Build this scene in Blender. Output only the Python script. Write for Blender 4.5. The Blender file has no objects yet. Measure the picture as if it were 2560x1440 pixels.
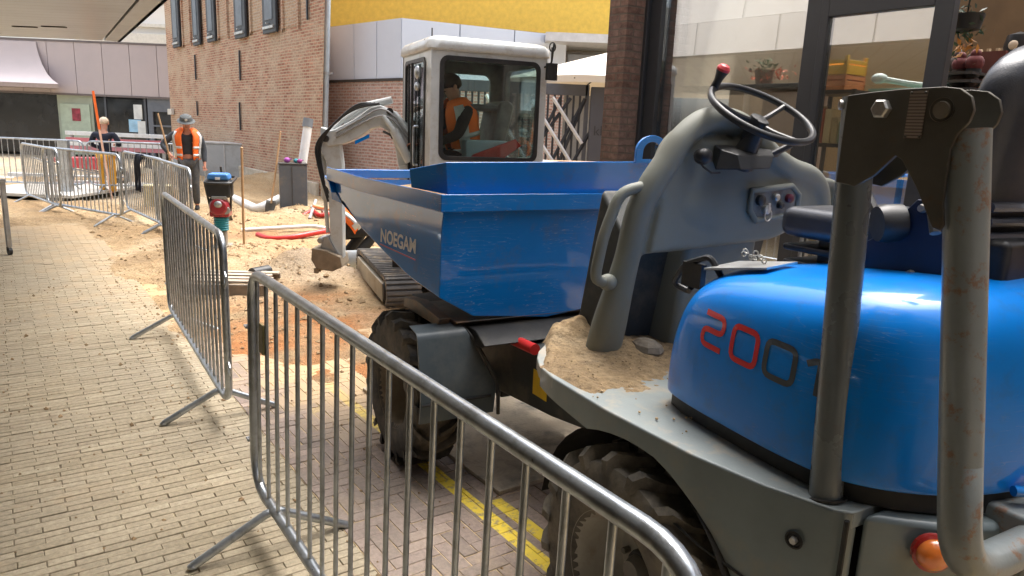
import bpy, bmesh, math, random
from mathutils import Vector, Matrix, noise
random.seed(7)
PI=math.pi; rad=math.radians
S=bpy.context.scene; COL=S.collection
# ---------------- camera maths (also used to find where things stand on the ground) ------------
FPX=1800.; PITCH=math.atan(394*math.cos(rad(2.4))/FPX); ROLL=rad(2.4); EYE=1.7
cp,sp,cr,sr=math.cos(PITCH),math.sin(PITCH),math.cos(ROLL),math.sin(ROLL)
FW=Vector((0,cp,-sp)); R0=Vector((1,0,0)); U0=Vector((0,sp,cp)); RI=R0*cr+U0*sr; UP=-sr*R0+cr*U0
def ray(x,y): return FW+RI*((x-1280)/FPX)+UP*((720-y)/FPX)
def gnd(x,y,h=0.):
    d=ray(x,y); t=(h-EYE)/d.z; return Vector((d.x*t,d.y*t,h))
def atY(x,y,Y):
    d=ray(x,y); t=Y/d.y; return Vector((d.x*t,Y,EYE+d.z*t))
# ---------------- materials ----------------
def nodes(name):
    m=bpy.data.materials.new(name); m.use_nodes=True; nt=m.node_tree
    return m,nt,nt.nodes['Principled BSDF']
def N(nt,t,**k):
    n=nt.nodes.new(t)
    for a,v in k.items():
        if a in n.inputs.keys(): n.inputs[a].default_value=v
        else: setattr(n,a,v)
    return n
def ramp(nt,fac,stops):
    r=nt.nodes.new('ShaderNodeValToRGB'); e=r.color_ramp.elements
    while len(e)<len(stops): e.new(.5)
    for el,(p,c) in zip(e,stops): el.position=p; el.color=(c[0],c[1],c[2],1) if not isinstance(c,(int,float)) else (c,c,c,1)
    nt.links.new(fac,r.inputs['Fac']); return r
def mixc(nt,fac,a,b,mode='MIX'):
    m=nt.nodes.new('ShaderNodeMix'); m.data_type='RGBA'; m.blend_type=mode
    for s,v in ((0,fac),(6,a),(7,b)):
        if hasattr(v,'is_output') : nt.links.new(v,m.inputs[s])
        elif s==0: m.inputs[0].default_value=v
        else: m.inputs[s].default_value=(v[0],v[1],v[2],1)
    return m.outputs[2]
def M(name,c,rough=.5,metal=0.,var=.12,sc=6.,bump=0.,bsc=60.,dirt=None,damt=.5,dsc=4.,coat=0.,spec=.5,rvar=.12,emit=None,lo=.5,hi=.62,scr=0,cior=1.5):
    m,nt,b=nodes(name); L=nt.links
    tc=N(nt,'ShaderNodeTexCoord'); n1=N(nt,'ShaderNodeTexNoise',Scale=sc,Detail=6.,Roughness=.6)
    L.new(tc.outputs['Object'],n1.inputs['Vector'])
    dark=[x*(1-var) for x in c]; lite=[min(1,x*(1+var)) for x in c]
    col=ramp(nt,n1.outputs['Fac'],[(.3,dark),(.7,lite)]).outputs['Color']
    if dirt:
        n2=N(nt,'ShaderNodeTexNoise',Scale=dsc,Detail=8.,Roughness=.7); L.new(tc.outputs['Object'],n2.inputs['Vector'])
        f=ramp(nt,n2.outputs['Fac'],[(lo,0.),(hi,damt)]).outputs['Color']
        col=mixc(nt,f,col,dirt)
    if scr:
        mp=N(nt,'ShaderNodeMapping'); mp.inputs['Scale'].default_value=(3,3,38); mp.inputs['Rotation'].default_value=(.5,.35,.2); L.new(tc.outputs['Object'],mp.inputs[0])
        n8=N(nt,'ShaderNodeTexNoise',Scale=1.6,Detail=2.); L.new(mp.outputs[0],n8.inputs['Vector'])
        n9=N(nt,'ShaderNodeTexNoise',Scale=3.,Detail=4.); L.new(tc.outputs['Object'],n9.inputs['Vector'])
        f1=ramp(nt,n8.outputs['Fac'],[(.492,0.),(.5,1.),(.508,0.)]).outputs['Color']; f2=ramp(nt,n9.outputs['Fac'],[(.5,0.),(.62,scr)]).outputs['Color']
        mm=N(nt,'ShaderNodeMath',operation='MULTIPLY'); L.new(f1,mm.inputs[0]); L.new(f2,mm.inputs[1]); col=mixc(nt,mm.outputs[0],col,(.45,.5,.55))
    L.new(col,b.inputs['Base Color'])
    rr=N(nt,'ShaderNodeMapRange'); rr.inputs['To Min'].default_value=max(.02,rough-rvar); rr.inputs['To Max'].default_value=min(1,rough+rvar)
    n3=N(nt,'ShaderNodeTexNoise',Scale=sc*2.3,Detail=5.); L.new(tc.outputs['Object'],n3.inputs['Vector']); L.new(n3.outputs['Fac'],rr.inputs['Value']); L.new(rr.outputs['Result'],b.inputs['Roughness'])
    b.inputs['Metallic'].default_value=metal; b.inputs['Coat Weight'].default_value=coat; b.inputs['Coat Roughness'].default_value=.06; b.inputs['Coat IOR'].default_value=cior
    b.inputs['Specular IOR Level'].default_value=spec
    if bump:
        n4=N(nt,'ShaderNodeTexNoise',Scale=bsc,Detail=4.); L.new(tc.outputs['Object'],n4.inputs['Vector'])
        bp=N(nt,'ShaderNodeBump',Strength=bump,Distance=.01); L.new(n4.outputs['Fac'],bp.inputs['Height']); L.new(bp.outputs['Normal'],b.inputs['Normal'])
    if emit: b.inputs['Emission Color'].default_value=(*emit,1); b.inputs['Emission Strength'].default_value=1.
    return m
def brickmat(name,c1,c2,c3,mortar,bw=.22,bh=.065,ms=.012,bump=.5,patch=None,xm=0):
    m,nt,b=nodes(name); L=nt.links
    tc=N(nt,'ShaderNodeTexCoord'); sx=N(nt,'ShaderNodeSeparateXYZ'); cb=N(nt,'ShaderNodeCombineXYZ')
    L.new(tc.outputs['Object'],sx.inputs[0]); ad=N(nt,'ShaderNodeMath',operation='ADD'); L.new(sx.outputs['X'],ad.inputs[0]); L.new(sx.outputs['Y'],ad.inputs[1])
    if xm: ad.operation='MULTIPLY'; nt.links.remove(ad.inputs[1].links[0]); ad.inputs[1].default_value=xm
    L.new(ad.outputs[0],cb.inputs['X']); L.new(sx.outputs['Z'],cb.inputs['Y'])
    nz=N(nt,'ShaderNodeTexNoise',Scale=3.,Detail=3.); L.new(cb.outputs[0],nz.inputs['Vector'])
    vm=N(nt,'ShaderNodeVectorMath',operation='MULTIPLY_ADD'); L.new(nz.outputs['Color'],vm.inputs[0]); vm.inputs[1].default_value=(.03,.02,0); L.new(cb.outputs[0],vm.inputs[2])
    br=N(nt,'ShaderNodeTexBrick',Scale=1.,**{'Brick Width':bw,'Row Height':bh,'Mortar Size':ms,'Mortar Smooth':.3,'Bias':-.1}); L.new(vm.outputs[0],br.inputs['Vector'])
    br.inputs['Color1'].default_value=(*c1,1); br.inputs['Color2'].default_value=(*c2,1); br.inputs['Mortar'].default_value=(*mortar,1)
    n2=N(nt,'ShaderNodeTexNoise',Scale=1.3,Detail=8.,Roughness=.65); L.new(cb.outputs[0],n2.inputs['Vector'])
    f=ramp(nt,n2.outputs['Fac'],[(.44,0.),(.58,.85)]).outputs['Color']
    col=mixc(nt,f,br.outputs['Color'],c3)
    n5=N(nt,'ShaderNodeTexNoise',Scale=14.,Detail=4.,Roughness=.7); L.new(cb.outputs[0],n5.inputs['Vector'])
    col=mixc(nt,1.,col,ramp(nt,n5.outputs['Fac'],[(.3,.55),(.7,1.35)]).outputs['Color'],'MULTIPLY')
    # keep the joints readable where the patches lie
    col=mixc(nt,br.outputs['Fac'],col,mortar)
    L.new(col,b.inputs['Base Color']); b.inputs['Roughness'].default_value=.9
    inv=N(nt,'ShaderNodeMath',operation='SUBTRACT'); inv.inputs[0].default_value=1; L.new(br.outputs['Fac'],inv.inputs[1])
    a2=N(nt,'ShaderNodeMath',operation='ADD'); L.new(inv.outputs[0],a2.inputs[0]); L.new(n5.outputs['Fac'],a2.inputs[1])
    bp=N(nt,'ShaderNodeBump',Strength=bump,Distance=.012); L.new(a2.outputs[0],bp.inputs['Height']); L.new(bp.outputs['Normal'],b.inputs['Normal'])
    return m
def glassmat(name,tint=(.85,.95,.92),refl=.18,maxr=.9):
    m,nt,b=nodes(name); nt.nodes.remove(b); L=nt.links; out=nt.nodes['Material Output']
    t=N(nt,'ShaderNodeBsdfTransparent'); t.inputs[0].default_value=(*tint,1)
    g=N(nt,'ShaderNodeBsdfGlossy',Roughness=.01); g.inputs[0].default_value=(.95,.97,1,1)
    fr=N(nt,'ShaderNodeFresnel',IOR=1.5); ma=N(nt,'ShaderNodeMath',operation='MULTIPLY_ADD'); ma.inputs[1].default_value=1.2; ma.inputs[2].default_value=refl
    L.new(fr.outputs[0],ma.inputs[0]); mi=N(nt,'ShaderNodeMath',operation='MINIMUM'); mi.inputs[1].default_value=maxr; L.new(ma.outputs[0],mi.inputs[0])
    mx=N(nt,'ShaderNodeMixShader'); L.new(mi.outputs[0],mx.inputs[0]); L.new(t.outputs[0],mx.inputs[1]); L.new(g.outputs[0],mx.inputs[2]); L.new(mx.outputs[0],out.inputs['Surface'])
    return m
def stripes(name,c,line,pitch,w,axis='X',rough=.4,var=.08,ang=0,metal=0.):
    m,nt,b=nodes(name); L=nt.links; tc=N(nt,'ShaderNodeTexCoord'); sx=N(nt,'ShaderNodeSeparateXYZ'); L.new(tc.outputs['Object'],sx.inputs[0])
    md=N(nt,'ShaderNodeMath',operation='PINGPONG'); md.inputs[1].default_value=pitch/2; L.new(sx.outputs[axis],md.inputs[0])
    lt=N(nt,'ShaderNodeMath',operation='LESS_THAN'); lt.inputs[1].default_value=w/2; L.new(md.outputs[0],lt.inputs[0])
    n1=N(nt,'ShaderNodeTexNoise',Scale=1.5,Detail=5.); L.new(tc.outputs['Object'],n1.inputs['Vector'])
    col=ramp(nt,n1.outputs['Fac'],[(.3,[x*(1-var) for x in c]),(.7,[x*(1+var) for x in c])]).outputs['Color']
    L.new(mixc(nt,lt.outputs[0],col,line),b.inputs['Base Color']); b.inputs['Roughness'].default_value=rough; b.inputs['Metallic'].default_value=metal
    iv=N(nt,'ShaderNodeMath',operation='SUBTRACT'); iv.inputs[0].default_value=1; L.new(lt.outputs[0],iv.inputs[1])
    bp=N(nt,'ShaderNodeBump',Strength=.6,Distance=.01); L.new(iv.outputs[0],bp.inputs['Height']); L.new(bp.outputs['Normal'],b.inputs['Normal'])
    return m
# ---------------- mesh builder ----------------
class MB:
    def __init__(s): s.v=[]; s.f=[]; s.mi=[]; s.m=Matrix(); s.cur=0
    def add(s,vs,fs):
        o=len(s.v); s.v+= [tuple(s.m@Vector(v)) for v in vs]; s.f+=[tuple(i+o for i in f) for f in fs]; s.mi+=[s.cur]*len(fs); return s
    def box(s,a,b):
        x0,x1=sorted((a[0],b[0])); y0,y1=sorted((a[1],b[1])); z0,z1=sorted((a[2],b[2]))
        return s.add([(x0,y0,z0),(x1,y0,z0),(x1,y1,z0),(x0,y1,z0),(x0,y0,z1),(x1,y0,z1),(x1,y1,z1),(x0,y1,z1)],[(0,3,2,1),(4,5,6,7),(0,1,5,4),(1,2,6,5),(2,3,7,6),(3,0,4,7)])
    def tube(s,path,r,seg=12,cap=True,close=False,flat=1.):
        P=[Vector(p) for p in path]; n=len(P); rs=r if isinstance(r,(list,tuple)) else [r]*n
        vs=[];fs=[]; up=None
        for i in range(n):
            if close: t=(P[(i+1)%n]-P[i-1])
            else: t=(P[min(i+1,n-1)]-P[max(i-1,0)])
            t.normalize()
            if up is None: up=Vector((0,0,1)) if abs(t.z)<.9 else Vector((1,0,0)); up=(up-t*up.dot(t)).normalized()
            else: up=(up-t*up.dot(t)).normalized()
            sd=t.cross(up)
            for k in range(seg):
                a=2*PI*k/seg; vs.append(P[i]+(sd*math.cos(a)+up*math.sin(a)*flat)*rs[i])
        m=n if close else n-1
        for i in range(m):
            j=(i+1)%n
            for k in range(seg):
                l=(k+1)%seg; fs.append((i*seg+k,i*seg+l,j*seg+l,j*seg+k))
        if cap and not close: fs.append(tuple(range(seg))[::-1]); fs.append(tuple(range((n-1)*seg,n*seg)))
        return s.add(vs,fs)
    def prism(s,poly,a,b,axis='y',inset=None):
        "poly 2-D points; extruded from a to b along axis"
        f={'x':lambda p,q:(q,p[0],p[1]),'y':lambda p,q:(p[0],q,p[1]),'z':lambda p,q:(p[0],p[1],q)}[axis]
        n=len(poly); vs=[f(p,a) for p in poly]+[f(p,b) for p in poly]
        fs=[tuple(range(n)),tuple(range(2*n-1,n-1,-1))]+[(i,i+n,(i+1)%n+n,(i+1)%n) for i in range(n)]
        return s.add(vs,fs)
    def lathe(s,prof,o=(0,0,0),ax=(0,0,1),seg=24):
        o=Vector(o); ax=Vector(ax).normalized(); u=Vector((1,0,0)) if abs(ax.x)<.9 else Vector((0,1,0)); u=(u-ax*u.dot(ax)).normalized(); w=ax.cross(u)
        n=len(prof); vs=[o+ax*h+(u*math.cos(2*PI*k/seg)+w*math.sin(2*PI*k/seg))*max(r,1e-4) for k in range(seg) for (r,h) in prof]
        fs=[(k*n+i,((k+1)%seg)*n+i,((k+1)%seg)*n+i+1,k*n+i+1) for k in range(seg) for i in range(n-1)]
        return s.add(vs,fs)
    def cyl(s,a,b,r,seg=16): return s.tube([a,b],r,seg)
    def quad(s,*p): return s.add(p,[tuple(range(len(p)))])
    def sph(s,c,r,seg=16,rings=10):
        r=r if isinstance(r,(list,tuple)) else (r,r,r); vs=[];fs=[]
        for i in range(rings+1):
            t=PI*i/rings
            for k in range(seg):
                a=2*PI*k/seg; vs.append((c[0]+r[0]*math.sin(t)*math.cos(a),c[1]+r[1]*math.sin(t)*math.sin(a),c[2]+r[2]*math.cos(t)))
        for i in range(rings):
            for k in range(seg): fs.append((i*seg+k,(i+1)*seg+k,(i+1)*seg+(k+1)%seg,i*seg+(k+1)%seg))
        return s.add(vs,fs)
    def loft(s,rings,cap=True):
        n=len(rings[0]); vs=[p for r in rings for p in r]; fs=[]
        for i in range(len(rings)-1):
            for k in range(n): l=(k+1)%n; fs.append((i*n+k,i*n+l,(i+1)*n+l,(i+1)*n+k))
        if cap: fs.append(tuple(range(n))[::-1]); fs.append(tuple(range((len(rings)-1)*n,len(rings)*n)))
        return s.add(vs,fs)
    def build(s,name,mat,parent=None,bev=0,smooth=True,remesh=0,sub=0,smo=0,autosm=35,bseg=2):
        me=bpy.data.meshes.new(name); me.from_pydata(s.v,[],s.f); me.update()
        bm=bmesh.new(); bm.from_mesh(me); bmesh.ops.remove_doubles(bm,verts=bm.verts,dist=1e-5); bmesh.ops.recalc_face_normals(bm,faces=bm.faces)
        bm.to_mesh(me); bm.free()
        mats=mat if isinstance(mat,(list,tuple)) else [mat]
        for m in mats: me.materials.append(m)
        if len(mats)>1 and len(me.polygons)==len(s.mi):
            for p,i in zip(me.polygons,s.mi): p.material_index=i
        if smooth and (remesh or sub): 
            for p in me.polygons: p.use_smooth=True
        elif smooth: me.set_sharp_from_angle(angle=rad(autosm)) if hasattr(me,'set_sharp_from_angle') else None; [setattr(p,'use_smooth',True) for p in me.polygons]
        o=bpy.data.objects.new(name,me); COL.objects.link(o)
        if parent: o.parent=parent
        if bev:
            b=o.modifiers.new('bevel','BEVEL'); b.width=bev; b.segments=bseg; b.limit_method='ANGLE'; b.angle_limit=rad(40); b.harden_normals=True
        if remesh:
            r=o.modifiers.new('remesh','REMESH'); r.mode='VOXEL'; r.voxel_size=remesh; r.use_smooth_shade=True
        if smo:
            r=o.modifiers.new('smooth','SMOOTH'); r.iterations=smo; r.factor=.5
        if sub:
            r=o.modifiers.new('sub','SUBSURF'); r.levels=sub; r.render_levels=sub
        return o
def fillet(pts,r,n=6,close=False):
    P=[Vector(p) for p in pts]; out=[]; m=len(P)
    for i in range(m):
        if not close and i in(0,m-1): out.append(P[i]); continue
        a,b,c=P[i-1],P[i],P[(i+1)%m]; u=(a-b); v=(c-b); ri=r[i] if isinstance(r,(list,tuple)) else r
        d=min(ri,u.length*.49,v.length*.49); p,q=b+u.normalized()*d,b+v.normalized()*d
        for k in range(n+1):
            t=k/n; out.append(p*(1-t)**2+b*2*t*(1-t)+q*t*t)
    return out
def smooth_path(pts,n=6,close=False):
    P=[Vector(p) for p in pts]; m=len(P); out=[]
    for i in range(m if close else m-1):
        a,b,c,d=(P[(i-1)%m],P[i],P[(i+1)%m],P[(i+2)%m]) if close else (P[max(i-1,0)],P[i],P[i+1],P[min(i+2,m-1)])
        for k in range(n):
            t=k/n; out.append(.5*((2*b)+(c-a)*t+(2*a-5*b+4*c-d)*t*t+(3*b-a-3*c+d)*t**3))
    if not close: out.append(P[-1])
    return out
def tag(o,label=None,cat=None,group=None,kind=None):
    if label: o['label']=label
    if cat: o['category']=cat
    if group: o['group']=group
    if kind: o['kind']=kind
    return o
def thing(name,label,cat,loc=(0,0,0),rz=0.,group=None):
    o=bpy.data.objects.new(name,None); o.empty_display_size=.1; COL.objects.link(o); o.location=loc; o.rotation_euler=(0,0,rz); return tag(o,label,cat,group)
def dup(root,loc,rz,label=None,group=None,rx=0):
    def cp_(o,par):
        c=o.copy(); COL.objects.link(c); c.parent=par
        for ch in [x for x in ALL if x.parent==o]: cp_(ch,c)
        return c
    ALL=list(COL.objects); r=cp_(root,None); r.location=loc; r.rotation_euler=(rx,0,rz)
    if label: r['label']=label
    if group: r['group']=group
    return r
def text(name,body,size,mat,parent,loc,rot,ext=.002,bold=0.,sx=1.):
    c=bpy.data.curves.new('t','FONT'); c.body=body; c.size=size; c.extrude=ext; c.offset=bold; c.align_x='LEFT'
    t=bpy.data.objects.new('t',c); COL.objects.link(t); bpy.context.view_layer.update()
    me=bpy.data.meshes.new_from_object(t); me.name=name; bpy.data.objects.remove(t); me.materials.clear(); me.materials.append(mat)
    o=bpy.data.objects.new(name,me); COL.objects.link(o); o.parent=parent; o.location=loc; o.rotation_euler=rot; o.scale=(sx,1,1); return o
# street frame: a across the street (to the right), b along it (away)
SN=Vector((.815,.579,0)).normalized(); SS=Vector((-SN.y,SN.x,0)); SANG=math.atan2(SN.y,SN.x)
def ST(a,b,z=0): return SN*a+SS*b+Vector((0,0,z))
def toS(v): return (v.x*SN.x+v.y*SN.y, v.x*SS.x+v.y*SS.y)
def sstep(a,b,x):
    t=max(0,min(1,(x-a)/(b-a))); return t*t*(3-2*t)
# ---------------- palette ----------------
m_galv=M('galvanised',(.46,.50,.54),.33,.85,.25,9,dirt=(.23,.23,.22),damt=.5,dsc=14,bump=.05,bsc=200)
m_galv2=M('galvanised_dull',(.36,.37,.38),.45,.7,.2,9,dirt=(.3,.25,.18),damt=.4)
m_black=M('black_plastic',(.018,.019,.021),.42,0,.3,8,dirt=(.1,.09,.07),damt=.15)
m_rub=M('tyre_rubber',(.028,.027,.026),.72,0,.35,7,bump=.3,bsc=40,dirt=(.20,.155,.10),damt=.7,dsc=5,lo=.42,hi=.68)
m_rubd=M('tyre_rubber_dusty',(.07,.063,.052),.85,0,.35,9,bump=.4,bsc=40,dirt=(.25,.21,.15),damt=.6,dsc=6,lo=.40,hi=.62)
m_blue=M('blue_paint',(.0,.21,.72),.32,0,.05,3,coat=.55,spec=.2,dirt=(.05,.14,.32),damt=.25,dsc=14,rvar=.06,scr=.22)
m_skip=M('blue_skip_paint',(.0,.18,.58),.36,0,.1,2.5,coat=.9,cior=1.6,spec=.2,dirt=(.13,.12,.10),damt=.35,dsc=7,rvar=.1,bump=.03,bsc=15,lo=.54,hi=.70,scr=.6)
m_grey=M('grey_machine_paint',(.15,.185,.19),.36,0,.12,5,coat=.25,dirt=(.26,.22,.15),damt=.45,dsc=6,bump=.04,bsc=80,lo=.5,hi=.7)
m_cons=M('grey_moulded_plastic',(.20,.208,.175),.58,0,.05,4,dirt=(.22,.2,.15),damt=.18,dsc=5,bump=.05,bsc=220)
m_steel=M('olive_grey_steel',(.095,.088,.072),.42,.35,.2,8,dirt=(.16,.075,.03),damt=.45,dsc=11,bump=.05,bsc=90,lo=.56,hi=.7)
m_rops=M('grey_rusty_tube_paint',(.21,.23,.225),.36,.1,.12,5,dirt=(.22,.11,.055),damt=.8,dsc=19,bump=.06,bsc=90,lo=.55,hi=.62,coat=.2)
m_dark=M('dark_machinery',(.012,.012,.012),.6,0,.4,9,dirt=(.09,.075,.05),damt=.25)
m_vinyl=M('seat_vinyl',(.038,.043,.056),.36,0,.15,12,bump=.12,bsc=300,coat=.25,dirt=(.12,.11,.1),damt=.2)
m_red=M('red_plastic',(.55,.03,.025),.35,0,.15,8)
m_white=M('white_plastic',(.72,.73,.72),.4,0,.06,6,dirt=(.5,.42,.3),damt=.4)
m_exc=M('excavator_grey_paint',(.58,.61,.61),.32,0,.06,4,coat=.4,dirt=(.33,.29,.22),damt=.35,dsc=7)
m_cream=M('dusty_cream_track_frame',(.42,.38,.30),.6,0,.15,5,dirt=(.3,.22,.13),damt=.5)
m_wood=M('tool_wood',(.42,.26,.13),.6,0,.2,10)
m_org=M('orange_hi_vis',(.95,.17,.02),.7,0,.08,10)
m_refl=M('reflective_band',(.6,.6,.58),.4,.2,.08,10)
m_skin=M('skin',(.55,.28,.19),.5,0,.06,14)
m_hair=M('hair_brown',(.035,.022,.015),.6,0,.3,40)
m_navy=M('navy_cloth',(.012,.016,.032),.85,0,.2,12,bump=.2,bsc=60)
m_gcloth=M('grey_work_cloth',(.055,.058,.062),.85,0,.25,10,bump=.2,bsc=60,dirt=(.2,.17,.12),damt=.4)
m_blk=M('black_cloth',(.014,.014,.015),.85,0,.25,10,bump=.2,bsc=60)
m_yel=M('yellow_work_cloth',(.75,.38,.04),.8,0,.15,10)
m_text_w=M('white_lettering',(.8,.8,.8),.5,0,.15,20)
m_text_r=M('red_lettering',(.60,.01,.015),.35,0,.05,20,coat=.5)
m_text_g=M('dark_grey_lettering',(.05,.06,.07),.35,0,.05,20,coat=.5)
m_bolt=M('zinc_bolt',(.55,.55,.53),.35,.8,.15,12,dirt=(.2,.12,.06),damt=.4)
m_yell=M('yellow_sticker',(.75,.48,.02),.5,0,.12,10)
# ================= SETTING =================
def fbm(x,y,s=1.,o=4): 
    v=0;a=1;t=0
    for i in range(o): v+=a*noise.noise(Vector((x*s,y*s,3.1*i))); t+=a; a*=.5; s*=2.1
    return v/t
m_soil,nt,b=nodes('sandy_soil'); L=nt.links
def sandmat(name,cs,attr=None):
    m,nt,b=nodes(name); L=nt.links; tc=N(nt,'ShaderNodeTexCoord')
    n1=N(nt,'ShaderNodeTexNoise',Scale=.9,Detail=9.,Roughness=.62); n2=N(nt,'ShaderNodeTexNoise',Scale=.45,Detail=6.,Roughness=.6); n3=N(nt,'ShaderNodeTexNoise',Scale=38.,Detail=8.,Roughness=.75)
    vv=N(nt,'ShaderNodeTexVoronoi',Scale=9.); vv2=N(nt,'ShaderNodeTexVoronoi',Scale=34.)
    mp=N(nt,'ShaderNodeMapping'); mp.inputs['Location'].default_value=(7.3,2.1,0); L.new(tc.outputs['Object'],mp.inputs[0])
    for n in(n1,n3,vv,vv2): L.new(tc.outputs['Object'],n.inputs['Vector'])
    L.new(mp.outputs[0],n2.inputs['Vector'])
    col=ramp(nt,n1.outputs['Fac'],[(.36,cs[0]),(.5,cs[1]),(.64,cs[2])]).outputs['Color']
    col=mixc(nt,ramp(nt,n2.outputs['Fac'],[(.5,0.),(.6,.75)]).outputs['Color'],col,cs[3])
    at=N(nt,'ShaderNodeAttribute',attribute_name='tone'); sp_=N(nt,'ShaderNodeSeparateColor'); L.new(at.outputs['Color'],sp_.inputs[0])
    col=mixc(nt,sp_.outputs[0],col,cs[4]); col=mixc(nt,sp_.outputs[1],col,cs[5])
    col=mixc(nt,1.,col,ramp(nt,n3.outputs['Fac'],[(.25,.4),(.5,1.),(.75,1.55)]).outputs['Color'],'MULTIPLY')
    col=mixc(nt,ramp(nt,vv2.outputs['Distance'],[(.10,.75),(.16,0.)]).outputs['Color'],col,(.11,.08,.05))
    L.new(col,b.inputs['Base Color']); b.inputs['Roughness'].default_value=.95
    ad=N(nt,'ShaderNodeMath',operation='ADD'); L.new(n3.outputs['Fac'],ad.inputs[0]); L.new(vv.outputs['Distance'],ad.inputs[1])
    bp=N(nt,'ShaderNodeBump',Strength=.9,Distance=.03); L.new(ad.outputs[0],bp.inputs['Height']); L.new(bp.outputs['Normal'],b.inputs['Normal'])
    return m
m_sand=sandmat('excavated_sand',[(.27,.185,.10),(.40,.28,.15),(.50,.39,.25),(.37,.24,.115),(.42,.16,.045),(.25,.205,.16)])
m_base=sandmat('soil_base',[(.3,.24,.16),(.38,.31,.21),(.46,.39,.28),(.40,.30,.19),(.5,.2,.05),(.3,.27,.22)])
g=MB(); g.quad((-150,-60,-.12),(150,-60,-.12),(150,250,-.12),(-150,250,-.12)); tag(g.build('ground',m_base),kind='structure')
# --- paving as individual bricks inside one sheet, street frame ---
def paver_mat(name,cols,joint,paint=False):
    m,nt,b=nodes(name); L=nt.links; tc=N(nt,'ShaderNodeTexCoord')
    at=N(nt,'ShaderNodeAttribute',attribute_name='tone'); sp_=N(nt,'ShaderNodeSeparateColor'); L.new(at.outputs['Color'],sp_.inputs[0])
    n1=N(nt,'ShaderNodeTexNoise',Scale=1.1,Detail=7.,Roughness=.6); L.new(tc.outputs['Object'],n1.inputs['Vector'])
    n2=N(nt,'ShaderNodeTexNoise',Scale=45.,Detail=6.,Roughness=.7); L.new(tc.outputs['Object'],n2.inputs['Vector'])
    col=ramp(nt,sp_.outputs[0],[(0,cols[0]),(.35,cols[1]),(.75,cols[2]),(1,cols[3])]).outputs['Color']
    col=mixc(nt,ramp(nt,n1.outputs['Fac'],[(.38,0.),(.62,.8)]).outputs['Color'],col,cols[4])
    col=mixc(nt,1.,col,ramp(nt,n2.outputs['Fac'],[(.3,.72),(.7,1.25)]).outputs['Color'],'MULTIPLY')
    n10=N(nt,'ShaderNodeTexNoise',Scale=3.4,Detail=9.,Roughness=.75,Distortion=.6); L.new(tc.outputs['Object'],n10.inputs['Vector'])
    col=mixc(nt,ramp(nt,n10.outputs['Fac'],[(.56,0.),(.72,.55)]).outputs['Color'],col,(.17,.12,.075))
    if paint:
        sx=N(nt,'ShaderNodeSeparateXYZ'); L.new(tc.outputs['Object'],sx.inputs[0])
        tot=None
        for c0,w,lim in ((1.655,.036,99.),(1.765,.034,2.55)):
            s_=N(nt,'ShaderNodeMath',operation='SUBTRACT'); s_.inputs[1].default_value=c0; L.new(sx.outputs['X'],s_.inputs[0])
            a_=N(nt,'ShaderNodeMath',operation='ABSOLUTE'); L.new(s_.outputs[0],a_.inputs[0])
            l_=N(nt,'ShaderNodeMath',operation='LESS_THAN'); l_.inputs[1].default_value=w; L.new(a_.outputs[0],l_.inputs[0])
            y_=N(nt,'ShaderNodeMath',operation='LESS_THAN'); y_.inputs[1].default_value=lim; L.new(sx.outputs['Y'],y_.inputs[0])
            k_=N(nt,'ShaderNodeMath',operation='MULTIPLY'); L.new(l_.outputs[0],k_.inputs[0]); L.new(y_.outputs[0],k_.inputs[1])
            if tot is None: tot=k_.outputs[0]
            else:
                z_=N(nt,'ShaderNodeMath',operation='MAXIMUM'); L.new(tot,z_.inputs[0]); L.new(k_.outputs[0],z_.inputs[1]); tot=z_.outputs[0]
        n6=N(nt,'ShaderNodeTexNoise',Scale=22.,Detail=6.,Roughness=.75); L.new(tc.outputs['Object'],n6.inputs['Vector'])
        k_=N(nt,'ShaderNodeMath',operation='MULTIPLY'); L.new(tot,k_.inputs[0]); L.new(ramp(nt,n6.outputs['Fac'],[(.36,.1),(.5,.95)]).outputs['Color'],k_.inputs[1])
        col=mixc(nt,k_.outputs[0],col,(.80,.60,.05))
    # sand dust lying on the bricks
    n7=N(nt,'ShaderNodeTexNoise',Scale=2.2,Detail=9.,Roughness=.7); L.new(tc.outputs['Object'],n7.inputs['Vector'])
    ad=N(nt,'ShaderNodeMath',operation='ADD'); L.new(n7.outputs['Fac'],ad.inputs[0]); L.new(sp_.outputs[1],ad.inputs[1])
    col=mixc(nt,ramp(nt,ad.outputs[0],[(.55,0.),(1.0,.9)]).outputs['Color'],col,(.48,.34,.19))
    L.new(col,b.inputs['Base Color']); b.inputs['Roughness'].default_value=.8
    bp=N(nt,'ShaderNodeBump',Strength=.35,Distance=.006); L.new(n2.outputs['Fac'],bp.inputs['Height']); L.new(bp.outputs['Normal'],b.inputs['Normal'])
    return m
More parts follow.
